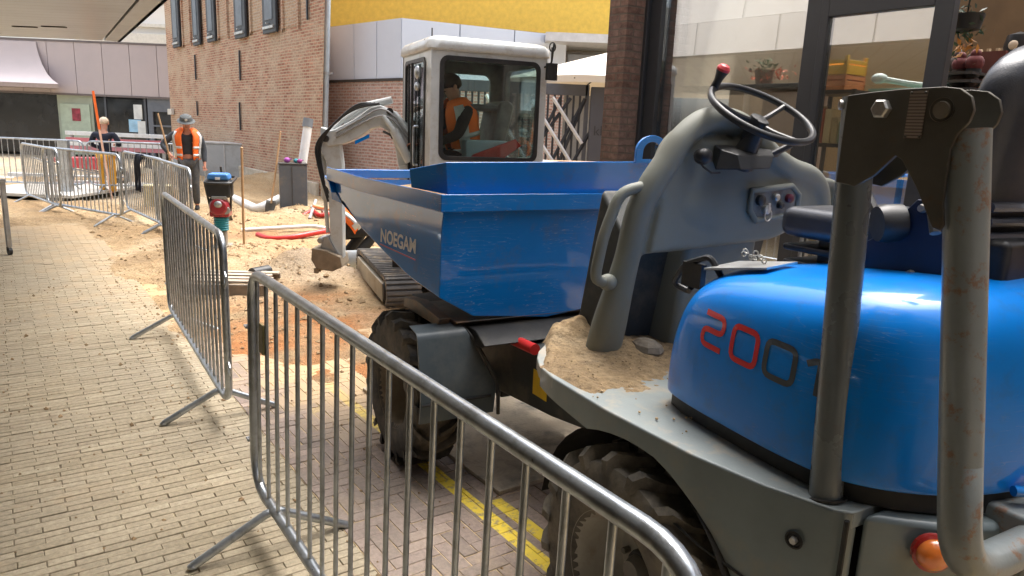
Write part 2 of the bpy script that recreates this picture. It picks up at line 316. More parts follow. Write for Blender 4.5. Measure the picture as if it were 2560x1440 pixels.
def bricksheet(name,cells,mat,joint):
    "cells: (a0,b0,a1,b1) brick tops in the street frame, mesh sheet with gaps and a joint bed"
    vs=[];fs=[];tone=[]
    for (a0,b0,a1,b1) in cells:
        h=random.gauss(0,.0010); tx,ty=random.gauss(0,.006),random.gauss(0,.010); g_=.0016; t=random.random()
        ja,jb=random.gauss(0,.0012),random.gauss(0,.0012); rot=random.gauss(0,.006)
        ca,cb=(a0+a1)/2+ja,(b0+b1)/2+jb; ha,hb=(a1-a0)/2-g_,(b1-b0)/2-g_
        e=.0025; o=len(vs)
        for (sa,sb,dz) in ((-1,-1,-.03),(1,-1,-.03),(1,1,-.03),(-1,1,-.03)):
            x,y=sa*ha,sb*hb; vs.append((ca+x-y*rot,cb+y+x*rot,dz))
        for (sa,sb) in ((-1,-1),(1,-1),(1,1),(-1,1)):
            x,y=sa*ha,sb*hb; vs.append((ca+x-y*rot,cb+y+x*rot,h+x*tx+y*ty-e))
        for (sa,sb) in ((-1,-1),(1,-1),(1,1),(-1,1)):
            x,y=sa*(ha-e),sb*(hb-e); vs.append((ca+x-y*rot,cb+y+x*rot,h+x*tx+y*ty))
        fs+=[(o+8,o+9,o+10,o+11)]+[(o+i,o+(i+1)%4,o+4+(i+1)%4,o+4+i) for i in range(4)]+[(o+4+i,o+4+(i+1)%4,o+8+(i+1)%4,o+8+i) for i in range(4)]
        dust=.55*sstep(1.0,1.5,ca+.25*fbm(ca,cb,.9))*sstep(3.0,4.4,cb) + .30*sstep(4.,9.,cb)*sstep(-.6,1.2,ca+.5*fbm(ca,cb,.5)) + .35*sstep(10.5,13.,cb)-.05
        tone+=[(t,max(0,dust),0,1)]*12
    me=bpy.data.meshes.new(name); me.from_pydata(vs,[],fs); me.update()
    at=me.color_attributes.new('tone','FLOAT_COLOR','POINT')
    for i,c in enumerate(tone): at.data[i].color=c
    me.materials.append(mat); o=bpy.data.objects.new(name,me); COL.objects.link(o); o.rotation_euler=(0,0,SANG); return o
m_tan=paver_mat('tan_clay_paver',[(.285,.235,.155),(.325,.27,.18),(.36,.30,.205),(.41,.35,.245),(.31,.265,.19)],None)
m_pur=paver_mat('purple_clay_paver',[(.15,.115,.095),(.22,.165,.14),(.275,.205,.175),(.33,.25,.20),(.26,.21,.17)],None,True)
cells=[]
L_,W_=.192,.047
for j in range(int(16.2/W_)):
    b0=-.3+j*W_; lo,hi=-3.6-b0*.25,1.06
    off=(L_/2 if j%2 else 0)+.004*(j%3)
    k=int((hi-off)/L_)+1
    while True:
        a0=off+k*L_; a1=a0+L_
        if a1<lo: break
        if a0<hi: cells.append((a0,b0,min(a1,hi),b0+W_))
        k-=1
pav=bricksheet('pavement',cells,m_tan,None); tag(pav,kind='structure')
cells=[]; w=.0675; n_=3
for A in range(-2,int(3.6/w)):
    for B in range(-6,int(5.6/w)):
        t=(A-B)%(2*n_); a0=1.06+A*w; b0=.2+B*w
        if t==0: c=(a0,b0,a0+n_*w,b0+w)
        elif t==2*n_-1: c=(a0,b0,a0+w,b0+n_*w)
        else: continue
        if c[2]<1.08 : continue
        c=(max(c[0],1.062),c[1],c[2],c[3]); cells.append(c)
rp=bricksheet('road',cells,m_pur,None); tag(rp,kind='structure')
m_joint=M('sand_joints',(.19,.15,.10),.95,0,.3,20,bump=.5,bsc=90,dirt=(.30,.23,.13),damt=.8,dsc=3)
j=MB(); j.quad(ST(-9,-4,-.006),ST(1.06,-4,-.006),ST(1.06,16,-.006),ST(-9,16,-.006)); tag(j.build('joint_bed',m_joint),kind='structure')
j=MB(); j.quad(ST(1.061,-4,-.004),ST(6.,-4,-.004),ST(6.,16,-.004),ST(1.061,16,-.004)); tag(j.build('joint_bed',M('pale_joint_sand',(.46,.34,.18),.95,0,.3,20,bump=.5,bsc=90)),kind='structure')
# --- heaped sand over and beyond the paving ---
def sand_h(a,b,x,y):
    e=fbm(x,y,.8); f_=fbm(x+9,y,3.1)
    edge=sstep(.95,1.75,a+.35*e+.1*f_)*sstep(4.0,5.9,b+1.1*e-.75*sstep(1.6,2.6,a)+.3*f_)
    far=sstep(12.4,13.6,b+.7*e)
    right=sstep(1.80,1.95,a)*sstep(2.5,2.8,b)
    m=max(edge,far); h=-.03+.085*m+m*(.05*e+.04*f_+.022*fbm(x,y,9.))
    h=max(h,-.03+right*(.034+.012*f_+.012*e))
    side=sstep(.75,1.05,a+.2*e)*sstep(4.6,6.2,b+.5*f_)
    h=max(h,-.03+side*(.030+.012*fbm(x,y,5.)+.012*e))
    for (mx,my,r,hh) in ((-2.35,7.95,.62,.26),(-3.2,9.0,.7,.10),(-4.4,11.6,1.1,.16),(-6.6,15.4,1.3,.3),(-5.9,17.6,1.8,.4),(-9.,18.5,1.5,.3),(-3.9,13.,.7,.16)):
        d=math.hypot(x-mx,y-my)/r
        if d<1.6: h+=hh*math.exp(-d*d*2.2)*(1+.45*fbm(x,y,4.))
    tr=math.hypot(x+9.2,(y-16.2)*.8)
    if tr<2.4: h-=.55*(1-sstep(.7,2.3,tr))
    tr=math.hypot(x+1.95,y-9.1)
    if tr<1.3: h-=.42*(1-sstep(.5,1.25,tr))
    return h
vs=[];fs=[];tone=[]
A0,A1,B0,B1=-8.,7.2,2.2,22.; st=.055
na=int((A1-A0)/st); nb=0; bs=[B0]
while bs[-1]<B1: bs.append(bs[-1]+max(.04,.011*(bs[-1])))
idx={}
for jb,b_ in enumerate(bs):
    for ia in range(na+1):
        a_=A0+ia*st; p=ST(a_,b_)
        h=sand_h(a_,b_,p.x,p.y)
        idx[(ia,jb)]=len(vs) if h>-.028 or True else None
        vs.append((p.x,p.y,h))
        o_=max(math.exp(-((p.x+1.75)**2/.55+(p.y-5.6)**2/.9)),math.exp(-((p.x+2.0)**2/.6+(p.y-6.6)**2/.25))*.6,math.exp(-((p.x+1.1)**2/.15+(p.y-4.75)**2/.12))*.9, math.exp(-((p.x+3.9)**2/.5+(p.y-10.4)**2/1.5))*.35)
        o_=max(0,min(1,o_*(.75+2.6*fbm(p.x,p.y,2.6))))*.85
        gy=max(math.exp(-((p.x+2.2)**2/.35+(p.y-8.1)**2/.5)), .8*sstep(1.85,2.0,a_)*(1-sstep(3.2,4.6,b_)))
        gy=max(0,min(1,gy*(1.+1.2*fbm(p.x+4,p.y,1.6))))
        tone.append((o_,gy,0,1))
for jb in range(len(bs)-1):
    for ia in range(na):
        q=(idx[(ia,jb)],idx[(ia+1,jb)],idx[(ia+1,jb+1)],idx[(ia,jb+1)])
        if max(vs[i][2] for i in q)>-.012: fs.append(q)
me=bpy.data.meshes.new('sand'); me.from_pydata(vs,[],fs); me.update()
at=me.color_attributes.new('tone','FLOAT_COLOR','POINT')
for i,c in enumerate(tone): at.data[i].color=c
me.materials.append(m_sand); [setattr(p,'use_smooth',True) for p in me.polygons]
so=bpy.data.objects.new('sand',me); COL.objects.link(so); tag(so,kind='structure')
# crumbs and pebbles scattered on sand and paving
pb=MB()
for i in range(2600):
    a_=random.uniform(.75,3.0); b_=1.2+random.random()**.8*8.5
    if random.random()<.25: a_=random.uniform(-1.5,1.1); b_=random.uniform(3,9)
    elif a_<1.7 and random.random()<.35: continue
    p=ST(a_,b_); hz=max(0,sand_h(a_,b_,p.x,p.y)) if b_>2.2 else 0; r=random.uniform(.003,.009)*(1 if random.random()<.9 else 1.9)*(.8+.05*b_)
    q=[Vector((random.uniform(-1,1),random.uniform(-1,1),random.uniform(-.6,.8))).normalized()*r for _ in range(6)]
    o=Vector((p.x,p.y,hz+r*.3)); ax=[Vector((r,0,0)),Vector((-r,0,0)),Vector((0,r,0)),Vector((0,-r,0)),Vector((0,0,r*.8)),Vector((0,0,-r*.8))]
    vv=[o+a2*random.uniform(.6,1.2) for a2 in ax]
    pb.add(vv,[(0,2,4),(2,1,4),(1,3,4),(3,0,4),(2,0,5),(1,2,5),(3,1,5),(0,3,5)])
tag(pb.build('sand_crumbs',M('crumbs',(.30,.20,.11),.9,0,.5,2.5),smooth=False),'loose crumbs of sand and soil strewn over the paving and sand','gravel',kind='stuff')
cl=MB()
for i in range(1500):
    a_=random.uniform(.9,4.5); b_=random.uniform(4.6,15.); p=ST(a_,b_)
    if random.random()<.5: c_=random.choice(((-2.35,7.95),(-3.2,9.0),(-4.4,11.6),(-1.9,6.2),(-3.9,13.))); p=Vector((c_[0]+random.gauss(0,.5),c_[1]+random.gauss(0,.5),0)); a_,b_=toS(p)
    hz=sand_h(a_,b_,p.x,p.y)
    if hz<.0: continue
    r=random.uniform(.008,.022)*(1 if random.random()<.85 else 1.9); o=Vector((p.x,p.y,hz+r*.25))
    ax=[Vector((r,0,0)),Vector((-r,0,0)),Vector((0,r,0)),Vector((0,-r,0)),Vector((0,0,r*.7)),Vector((0,0,-r*.7))]
    cl.add([o+a2*random.uniform(.6,1.25)+Vector((random.uniform(-.2,.2)*r,random.uniform(-.2,.2)*r,0)) for a2 in ax],[(0,2,4),(2,1,4),(1,3,4),(3,0,4),(2,0,5),(1,2,5),(3,1,5),(0,3,5)])
tag(cl.build('sand_clods',M('sand_clod',(.36,.25,.14),.95,0,.45,2.),smooth=False),'clods of damp sand strewn over the dug up sand','gravel',kind='stuff')
# sandy steel road plate beside the yellow line
rm=thing('road_plate','dark steel road plate covered in sand beside the yellow line under the dumper','plate',ST(1.80,2.57),SANG)
p=MB(); p.box((0,0,.0),(2.2,1.6,.022)); p.build('plate',M('sandy_plate',(.20,.185,.155),.85,0,.3,6,dirt=(.46,.38,.28),damt=.95,dsc=3.,bump=.6,bsc=50,lo=.36,hi=.52),rm,bev=.004)
# ================= BUILDINGS =================
# --- canopy and arcade building on the left (over the camera) ---
m_soff=stripes('soffit_boards',(.40,.44,.49),(.22,.22,.23),.24,.012,'Y',.3)
m_fasc=M('beige_cladding',(.50,.475,.45),.4,0,.05,2)
m_seam=M('dark_seam',(.05,.045,.04),.8)
arc=thing('arcade_building','long beige clad canopy building with a boarded soffit over the left pavement','building',(0,0,0))
E1,E2=Vector((-6.29,11.78,2.8)),Vector((-3.457,7.40,2.8)); ed=(E1-E2).normalized(); en=Vector((ed.y,-ed.x,0))
def AR(t,o,z): # along the edge (t from E2), o outwards to the street
    return E2+ed*t+en*o+Vector((0,0,z-2.8))
TE=(E1-E2).length
p=MB(); e0=AR(TE,-.25,2.8); ex=Vector((-14,e0.y+.05,2.8)); bk=AR(-16,-.25,2.8); far=AR(-16,-9,2.8)
p.add([bk,e0,ex,(-14,far.y,2.8),(far.x,far.y,2.8)]+[v+Vector((0,0,.10)) for v in (bk,e0,ex)]+[(-14,far.y,2.9),(far.x,far.y,2.9)],[(0,1,2,3,4),(9,8,7,6,5),(0,5,6,1),(1,6,7,2),(2,7,8,3),(3,8,9,4),(4,9,5,0)])
p.build('soffit',m_soff,arc,smooth=False)
p=MB()
def strip(o0,z0,o1,z1,t0=-16,t1=TE,th=.03):
    p.add([AR(t0,o0,z0),AR(t1,o0,z0),AR(t1,o1,z1),AR(t0,o1,z1),AR(t0,o0-.0,z0+th),AR(t1,o0,z0+th),AR(t1,o1-th,z1+.001),AR(t0,o1-th,z1+.001)],[(0,1,2,3),(4,7,6,5),(0,4,5,1),(1,5,6,2),(2,6,7,3),(3,7,4,0)])
strip(-.22,2.80,0,2.80); p.build('edge_board',M('soffit_edge',(.40,.44,.49),.4,0,.05,2),arc,smooth=False)
p=MB(); p.add([AR(-16,0,2.8),AR(TE,0,2.8),AR(TE,.0,2.8),AR(-16,0,2.8)],[]) 
# fascia panels, lower and upper band leaning back, with real joints
for (z0,z1,o0,o1,off) in ((2.80,3.22,0,-.02,0.),(3.225,3.95,-.03,-.14,.55)):
    t=-16+off
    while t<TE-.02:
        t2=min(t+1.25,TE)
        p.add([AR(t+.006,o0,z0),AR(t2-.006,o0,z0),AR(t2-.006,o1,z1),AR(t+.006,o1,z1),AR(t+.006,o0-.04,z0),AR(t2-.006,o0-.04,z0),AR(t2-.006,o1-.04,z1),AR(t+.006,o1-.04,z1)],[(0,1,2,3),(7,6,5,4),(0,4,5,1),(1,5,6,2),(2,6,7,3),(3,7,4,0)])
        t=t2
p.build('fascia_panel',m_fasc,arc,smooth=False)
p=MB(); p.add([AR(-16,-.055,2.82),AR(TE,-.055,2.82),AR(TE,-.19,4.3),AR(-16,-.19,4.3),AR(-16,-.4,2.91),AR(TE,-.4,2.91),AR(TE,-.4,4.3),AR(-16,-.4,4.3)],[(0,1,2,3),(7,6,5,4),(0,4,5,1),(1,5,6,2),(2,6,7,3),(3,7,4,0)]); p.build('backing',m_seam,arc,smooth=False)
p=MB(); p.add([AR(-16,-.6,3.96),AR(TE,-.6,3.96),AR(TE,-.6,9.),AR(-16,-.6,9.),AR(-16,-1.,3.96),AR(TE,-1.,3.96),AR(TE,-1.,9.),AR(-16,-1.,9.)],[(0,1,2,3),(7,6,5,4),(0,4,5,1),(1,5,6,2),(2,6,7,3),(3,7,4,0)]); p.build('upper_wall',M('brown_upper_wall',(.12,.085,.06),.8),arc,smooth=False)
p=MB(); p.add([AR(-16,-5.6,0),AR(2.5,-5.6,0),AR(2.5,-5.6,2.8),AR(-16,-5.6,2.8),AR(-16,-5.9,0),AR(2.5,-5.9,0),AR(2.5,-5.9,2.8),AR(-16,-5.9,2.8)],[(0,1,2,3),(7,6,5,4),(0,4,5,1),(1,5,6,2),(2,6,7,3),(3,7,4,0)]); p.build('shop_wall',M('arcade_wall',(.16,.13,.10),.6,0,.3,.8),arc,smooth=False)
p=MB()
for t in (-14,-10,-6,-2,2): c=AR(t,-5.55,0); p.cyl((c.x,c.y,0),(c.x,c.y,2.8),.07)
p.build('column',M('arcade_column',(.35,.35,.35),.4),arc)
p=MB()
for px,py in ((62,66),(135,66)):
    q=gnd(px,py,2.8); p.box((q.x-.16,q.y-.025,2.788),(q.x+.16,q.y+.025,2.7995))
p.build('slot_vent',m_seam,arc,smooth=False)
# --- far mall building with pink-grey fascia ---
fb=thing('shop_building','low pinkish grey clad shop building with dark shopfronts beyond the barriers','building',(-18,30,0))
def FB(x,z,y=0): return (x+18,y,z)
p=MB(); p.box(FB(-30,-.3,.6),FB(-12.,2.6,.9)); p.build('rear_wall',M('shopfront_back',(.05,.05,.05),.7,0,.5,.7),fb,smooth=False)
m_pink=M('pink_grey_cladding',(.42,.37,.375),.42,0,.04,1.2)
p=MB(); x=-30.
while x<-12:
    p.box((x+.012+18,0,2.44),(x+1.09+18,.12,4.42)); x+=1.1
p.box((-12,.13,2.46),(6,.5,4.40)); p.build('fascia_panel',m_pink,fb,smooth=False)
p=MB(); p.box((-12,-.02,2.36),(6,.5,2.435)); p.box((-12,-.03,4.425),(6,.5,4.50)); p.build('trim',M('fascia_trim',(.13,.11,.11),.5),fb,smooth=False)
# curved flared canopy on its left
p=MB(); rings=[]; FC=[]
for (px,py,yy) in ((89,104,29.95),(92,120,29.92),(97,138,29.85),(105,160,29.75),(117,183,29.55),(131,199,29.35),(146,210,29.1)):
    q=atY(px,py,yy); FC.append(q); rings.append([(-12,q.y-30,q.z),(q.x+18,q.y-30,q.z),(q.x*30.15/q.y+17.96,.1,q.z),(-12,.1,q.z)])
p.loft(rings); p.build('flared_canopy',m_pink,fb,autosm=60)
q=FC[-1]; p=MB(); xb=q.x*30.15/q.y+17.9; z0_,z1_=q.z-.17,q.z-.005; yf=q.y-30.04; p.add([(-12,yf,z0_),(q.x+18.02,yf,z0_),(xb,.05,z0_),(-12,.05,z0_),(-12,yf,z1_),(q.x+18.02,yf,z1_),(xb,.05,z1_),(-12,.05,z1_)],[(0,3,2,1),(4,5,6,7),(0,1,5,4),(1,2,6,5),(2,3,7,6),(3,0,4,7)]); p.build('canopy_edge',M('canopy_edge',(.30,.24,.22),.5),fb,smooth=False)
p=MB(); p.box((-12,.2,0),(-.85,.5,2.4)); p.build('dark_shopfront',M('dark_shopfront',(.012,.014,.016),.2,0,.6,1.1),fb,smooth=False)
p=MB(); p.box((-.82,.1,0),(.62,.4,2.36)); p.build('door_surround',M('pale_green_panel',(.30,.34,.27),.6,0,.08,2),fb,smooth=False)
p=MB(); p.box((-.70,.05,0),(.50,.1,2.02)); dd=p.build('door',M('pale_green_door',(.36,.44,.35),.5),fb,smooth=False)
p=MB(); p.box((-.22,.03,1.35),(.12,.05,1.85)); p.build('notice',M('dark_red_notice',(.25,.03,.05),.6,0,.5,5),dd,smooth=False)
m_shopgl=M('dark_window_glass',(.02,.024,.028),.12,0,.8,1.3)
for (a,b_) in ((.68,1.1),(1.2,2.72)):
    p=MB(); p.box((a,.12,.2),(b_,.2,2.3)); w=p.build('shop_window',m_shopgl,fb,smooth=False)
    p=MB(); p.box((b_,.08,0),(b_+.08,.2,2.36)); p.build('frame',M('shop_frame',(.06,.07,.085),.5),w,smooth=False)
p=MB(); p.box((2.05,.08,1.0),(2.55,.11,1.5)); p.build('poster',M('light_blue_poster',(.30,.52,.70),.6,0,.25,4),fb,smooth=False)
p=MB(); p.box((2.28,.085,1.52),(2.62,.11,2.1)); p.box((2.42,.06,.8),(2.74,.078,1.45)); p.build('poster',M('white_poster',(.62,.66,.66),.6,0,.15,4),fb,smooth=False)
p=MB(); p.box((2.85,.1,0),(3.05,.2,2.36)); p.box((3.05,.1,1.85),(6,.2,2.36)); p.box((3.05,.1,1.25),(6,.16,1.32)); p.build('grey_frame',M('grey_blue_frame',(.12,.14,.17),.5),fb,smooth=False)
p=MB(); p.box((3.05,.2,0),(6,.22,1.85)); p.build('shop_window',m_shopgl,fb,smooth=False)
# pale building further off, seen over the mall roof
pbd=thing('white_building','pale cream rendered building with a window, seen in the gap left of the brick building','building',(-21,46,0))
p=MB(); p.box((-6,0,0),(5,6,16)); p.build('wall',M('cream_render',(.72,.70,.66),.7,0,.05,1),pbd,smooth=False)
p=MB(); p.box((-6,-.5,5.9),(5,-.01,6.5)); p.box((-6,-.3,6.9),(5,-.02,7.1)); p.build('cornice',M('cornice',(.6,.58,.52),.7),pbd,bev=.02)
p=MB(); p.box((-6,-.12,8.3),(5,-.01,8.55)); p.build('roof_edge',M('lead_edge',(.3,.34,.4),.5),pbd,smooth=False)
p=MB()
for xx in (-3.2,-.9,1.4): p.box((xx,-.06,8.9),(xx+1.1,-.01,10.6))
p.build('window',M('sky_blue_window',(.35,.45,.55),.1),pbd,smooth=False)
# --- old brick building ---
tang=rad(128)  # local +x away along the wall; street side is +y
bt=thing('brick_building','tall old weathered red brick building with black shutters, beside the sand pit','building',(-4.39,16.16,0),tang)
m_brk=brickmat('old_brick',(.30,.125,.075),(.53,.28,.18),(.50,.36,.25),(.50,.40,.28),.23,.068,.012,1.)
p=MB(); p.add([(0,0,-.3),(13.3,0,-.3),(13.3,-8,-.3),(4.9,-1.82,-.3),(-1.2,-.0,12),(13.4,0,12),(13.4,-8,12),(4.0,-2.2,12)],[(0,1,5,4),(1,2,6,5),(2,3,7,6),(3,0,4,7),(4,5,6,7)])
wall=p.build('wall',m_brk,bt,smooth=False)
p=MB(); p.prism([(0,-.3),(13.3,-.3),(13.3,.42),(9,.45),(0,.38)],.005,.09,'y'); p.build('plinth',M('lime_plinth',(.52,.46,.36),.9,0,.25,2.5,bump=.6,bsc=20,dirt=(.3,.25,.18),damt=.6),bt,bev=.02)
m_shut=M('black_shutter',(.03,.036,.042),.5,0,.2,5); m_shut2=M('shutter_panel',(.12,.145,.17),.45,0,.15,5)
for (x0,x1,z0,nx) in ((11.05,11.95,3.95,1),(8.65,9.4,3.86,1),(7.05,7.85,3.86,0),(4.35,5.25,3.78,1),(2.14,3.05,3.74,1)):
    z1=z0+2.0 if x0>6 else z0+1.9
    p=MB(); p.box((x0,.05,z0),(x1,.12,z1)); sh=p.build('shutter',m_shut,bt,bev=.02)
    p=MB(); p.box((x0+.2,.1,z0+.3),(x1-.2,.135,z1-.25)); p.build('panel',m_shut2,sh,bev=.01)
    p=MB(); p.box((x0+.1,.12,z0+.1),(x1-.1,.16,z0+.16)); p.cyl(((x0+x1)/2,.12,z0+.22),((x0+x1)/2,.2,z0+.22),.02); p.build('latch',m_bolt,sh)
m_nich=brickmat('recess_brick',(.38,.22,.13),(.48,.30,.19),(.44,.32,.21),(.45,.37,.28),.23,.068,.013,.9)
bmN=[]
for (x0,x1,z0) in ((10.0,10.85,4.0),(6.15,6.9,3.95),(3.3,4.1,3.9),(1.0,1.85,3.8)):
    # bricked-up arched opening, framed by a proud ring
    zt=z0+1.25; r=(x1-x0)/2; cx=(x0+x1)/2; n=10
    arch=[(x0,z0)]+[(cx-r*math.cos(PI*k/n),zt+r*.7*math.sin(PI*k/n)) for k in range(n+1)]+[(x1,z0)]
    out=[(x0-.09,z0-.09)]+[(cx-(r+.09)*math.cos(PI*k/n),zt+(r+.09)*.75*math.sin(PI*k/n)) for k in range(n+1)]+[(x1+.09,z0-.09)]
    p=MB(); p.prism(arch,.004,.012,'y'); nn=p.build('bricked_window',m_nich,bt,smooth=False)
    p=MB(); k_=len(arch); vv=[(a[0],.004,a[1]) for a in arch]+[(a[0],.06,a[1]) for a in arch]+[(a[0],.004,a[1]) for a in out]+[(a[0],.06,a[1]) for a in out]
    ff=[]
    for i in range(k_-1): ff+=[(k_+i,k_+i+1,3*k_+i+1,3*k_+i),(i,i+1,k_+i+1,k_+i),(2*k_+i,3*k_+i,3*k_+i+1,2*k_+i+1)]
    p.add(vv,ff); p.build('surround',m_brk,nn,smooth=False)
for (x_,z0,z1) in ((9.58,2.86,3.62),(5.15,2.72,3.5),(5.3,1.4,2.15),(9.6,1.75,2.2),(.42,3.86,4.6)):
    p=MB(); p.box((x_-.028,.02,z0),(x_+.028,.06,z1)); p.build('wall_tie',m_shut,bt,bev=.008)
p=MB(); p.box((12.7,.02,1.75),(13.25,.12,1.95)); p.build('stone_block',M('pale_stone',(.6,.57,.5),.8),bt,bev=.01)
# grey rainwater pipe at its corner
dp=thing('rainwater_pipe','thin grey rainwater pipe running up the corner of the brick building','pipe',(-4.32,16.1,0))
DP=[atY(809,500,16.1)-Vector((-4.32,16.1,0)),atY(819,40,16.1)-Vector((-4.32,16.1,0))]; dpd=(DP[1]-DP[0]).normalized()
p=MB(); p.tube([DP[0]-dpd*.2,DP[1]+dpd*4],.06,10); p.build('pipe',M('zinc_pipe',(.42,.48,.52),.4,.3),dp)
for z_ in (.9,2.7,4.5,6.2):
    c_=DP[0]+dpd*z_; p=MB(); p.cyl(c_,c_+dpd*.06,.08); p.box((c_.x-.13,c_.y-.02,c_.z+.01),(c_.x+.13,c_.y+.09,c_.z+.05)); p.build('bracket',m_galv2,dp)
# --- grey clad annex with brick base, yellow building behind ---
m_clad=M('pale_grey_cladding',(.56,.62,.72),.4,0,.03,1.5)
an=thing('clad_annex','low pale grey panelled annex on a brick base behind the excavator','building',(-2.45,15.3,0))
c0=Vector((-2.45,15.3,0)); L0=Vector((-4.5,17.3,0))-c0; R1=Vector((1.0,17.0,0))-c0
def wallseg(p,a,b,z0,z1,th=.1,gap=0):
    d=(b-a).normalized(); n=Vector((d.y,-d.x,0)); n=n if n.y<0 else -n; a=a+d*gap; b=b-d*gap
    p.add([(q.x,q.y,z) for z in (z0,z1) for q in (a,b,b-n*th,a-n*th)],[(0,1,2,3),(7,6,5,4),(0,4,5,1),(1,5,6,2),(2,6,7,3),(3,7,4,0)])
p=MB()
for i,(t0,t1) in enumerate(((0,.30),(.30,.60),(.60,1.))): wallseg(p,L0*t0,L0*t1,2.66,3.82,gap=.012)
for (t0,t1) in ((0,.33),(.33,.66),(.66,1.)): wallseg(p,R1*t0,R1*t1,2.66,3.82,gap=.012)
p.build('cladding_panel',m_clad,an,smooth=False)
m_brk2=brickmat('reddish_brick',(.36,.20,.16),(.47,.30,.25),(.42,.30,.26),(.46,.41,.37),.22,.066,.012,.7,xm=1.3)
bw_=thing('brick_wall','reddish brick wall with a dark coping below the grey panels','wall',(-2.45,15.3,0),0)
p=MB(); wallseg(p,L0,Vector((0,0,0)),-.3,2.60,.2,.0); wallseg(p,Vector((.001,0,0)),R1,-.3,2.60,.2,.0); p.build('masonry',m_brk2,bw_,smooth=False)
p=MB(); wallseg(p,L0+Vector((0,-.04,0)),Vector((0,-.04,0)),2.602,2.655,.24); wallseg(p,Vector((.001,-.04,0)),R1+Vector((0,-.04,0)),2.602,2.655,.24); p.build('coping',m_seam,bw_,smooth=False)
p=MB(); wallseg(p,L0,R1,2.665,3.80,.1); p.add([(0,.05,3.825),(L0.x,L0.y,3.825),(L0.x,L0.y+3,3.825),(R1.x,R1.y+3,3.825),(R1.x,R1.y,3.825)],[(0,1,2,3,4)]); p.build('roof',M('annex_roof',(.3,.3,.32),.8),an,smooth=False)
p=MB(); p.box((2.95,1.0,3.62),(8.5,4,3.80)); p.build('roof_slab',M('pale_roof_edge',(.55,.56,.58),.5),an,smooth=False)
p=MB(); p.box((3.5,1.9,3.2),(8.5,2.05,3.45)); p.box((3.5,1.9,2.7),(8.5,2.05,2.86)); p.build('steel_beam',M('grey_beam',(.22,.24,.27),.5),an,smooth=False)
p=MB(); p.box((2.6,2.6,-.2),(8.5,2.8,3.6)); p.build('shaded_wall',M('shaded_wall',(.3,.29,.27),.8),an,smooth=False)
ye=thing('yellow_building','bright yellow rendered building rising behind the grey annex','building',(-1,22,0))
p=MB(); p.box((-6.5,0,0),(9,5,13)); p.build('wall',M('yellow_brick_paint',(.92,.62,.11),.8,0,.10,7,bump=.4,bsc=10),ye,smooth=False)
# cream parasol, slatted gate, dark board
pr=thing('parasol','large cream parasol standing between the excavator and the brick pillar','parasol',(1.75,12.6,0))
p=MB(); k_=8; r_=2.1; p.add([(0,0,3.12)]+[(r_*math.cos(2*PI*i/k_+.3),r_*math.sin(2*PI*i/k_+.3),2.52) for i in range(k_)]+[(r_*math.cos(2*PI*i/k_+.3),r_*math.sin(2*PI*i/k_+.3),2.42) for i in range(k_)],[(0,i+1,(i+1)%k_+1) for i in range(k_)]+[(i+1,i+1+k_,(i+1)%k_+1+k_,(i+1)%k_+1) for i in range(k_)])
p.build('canopy',M('cream_canvas',(.74,.68,.58),.8,0,.04,2),pr,smooth=False)
p=MB(); p.cyl((0,0,0),(0,0,3.15),.035); p.build('pole',m_white,pr)
p=MB()
for i in range(k_): a=2*PI*i/k_+.3; p.tube([(0,0,3.05),(r_*math.cos(a),r_*math.sin(a),2.47)],.012,6)
p.build('rib',m_dark,pr)
ga=thing('metal_gate','dark metal gate of upright bars crossed by diagonal struts, right of the excavator','gate',(0.0,11.0,0))
p=MB(); p.box((-1.2,0,2.24),(1.0,.06,2.40)); p.box((-1.2,0,.1),(1.0,.06,.16)); p.box((.96,0,0),(1.02,.06,2.4)); p.box((-1.2,0,0),(-1.14,.06,2.4)); p.build('gate_frame',M('slate_frame',(.10,.11,.135),.5),ga,bev=.005)
m_bar=M('slate_bars',(.045,.05,.062),.45,.2)
for i in range(22):
    x=-1.1+i*.094; p=MB(); p.box((x,.015,.14),(x+.032,.045,2.26)); p.build('bar',m_bar,ga,smooth=False)
rr=random.Random(5)
for i,(x0,x1,lt) in enumerate(((-1.1,.2,0),(-.6,.75,0),(.0,.96,0),(-.3,.6,0),(.3,1.3,0),(-.9,-.1,0),(.25,.96,0),(.35,.98,1),(.0,.9,1),(.45,.96,1),(.15,.75,1),(-.4,.5,1),(-.9,.1,1))):
    p=MB(); a,b_=(Vector((x0,-.02,.2)),Vector((x1,-.02,2.2))) if not lt else (Vector((x0,-.03,2.0-.2*i%3)),Vector((x1,-.03,.5)))
    d=(b_-a).normalized(); p.tube([a,b_],.025 if not lt else .035,4); p.build('strut',m_bar if not lt else M('pale_strut',(.72,.74,.78),.4,0),ga,smooth=False)
m_ps=M('pale_gate_strut',(.72,.74,.78),.4)
for (x0,z0,x1,z1) in ((.18,2.15,.95,1.05),(.18,1.75,.80,.9),(.48,2.2,.95,1.55),(-.5,2.2,.3,1.0)):
    p=MB(); p.tube([(x0,-.045,z0),(x1,-.045,z1)],.026,4); p.build('strut',m_ps,ga,smooth=False)
sb=thing('sign_board','dark slate free-standing board with small lettering between gate and brick pillar','sign',(1.04,10.9,0))
p=MB(); p.box((0,0,0),(.62,.12,2.37)); bd=p.build('board',M('slate_board',(.075,.08,.10),.5,0,.06,2),sb,bev=.01)
text('lettering','kle',.20,M('faint_lettering',(.035,.038,.045),.4),bd,(.06,-.003,1.68),(rad(90),0,0))
ln=thing('broom','pale broom leaning against the brick pillar behind the blue skip','broom',(1.10,7.7,0))
p=MB(); p.tube([(0,0,0),(.16,-.3,1.62)],.014,8); p.build('handle',m_white,ln); p=MB(); p.box((-.14,-.03,0),(.14,.03,.08)); p.build('head',m_dark,ln)
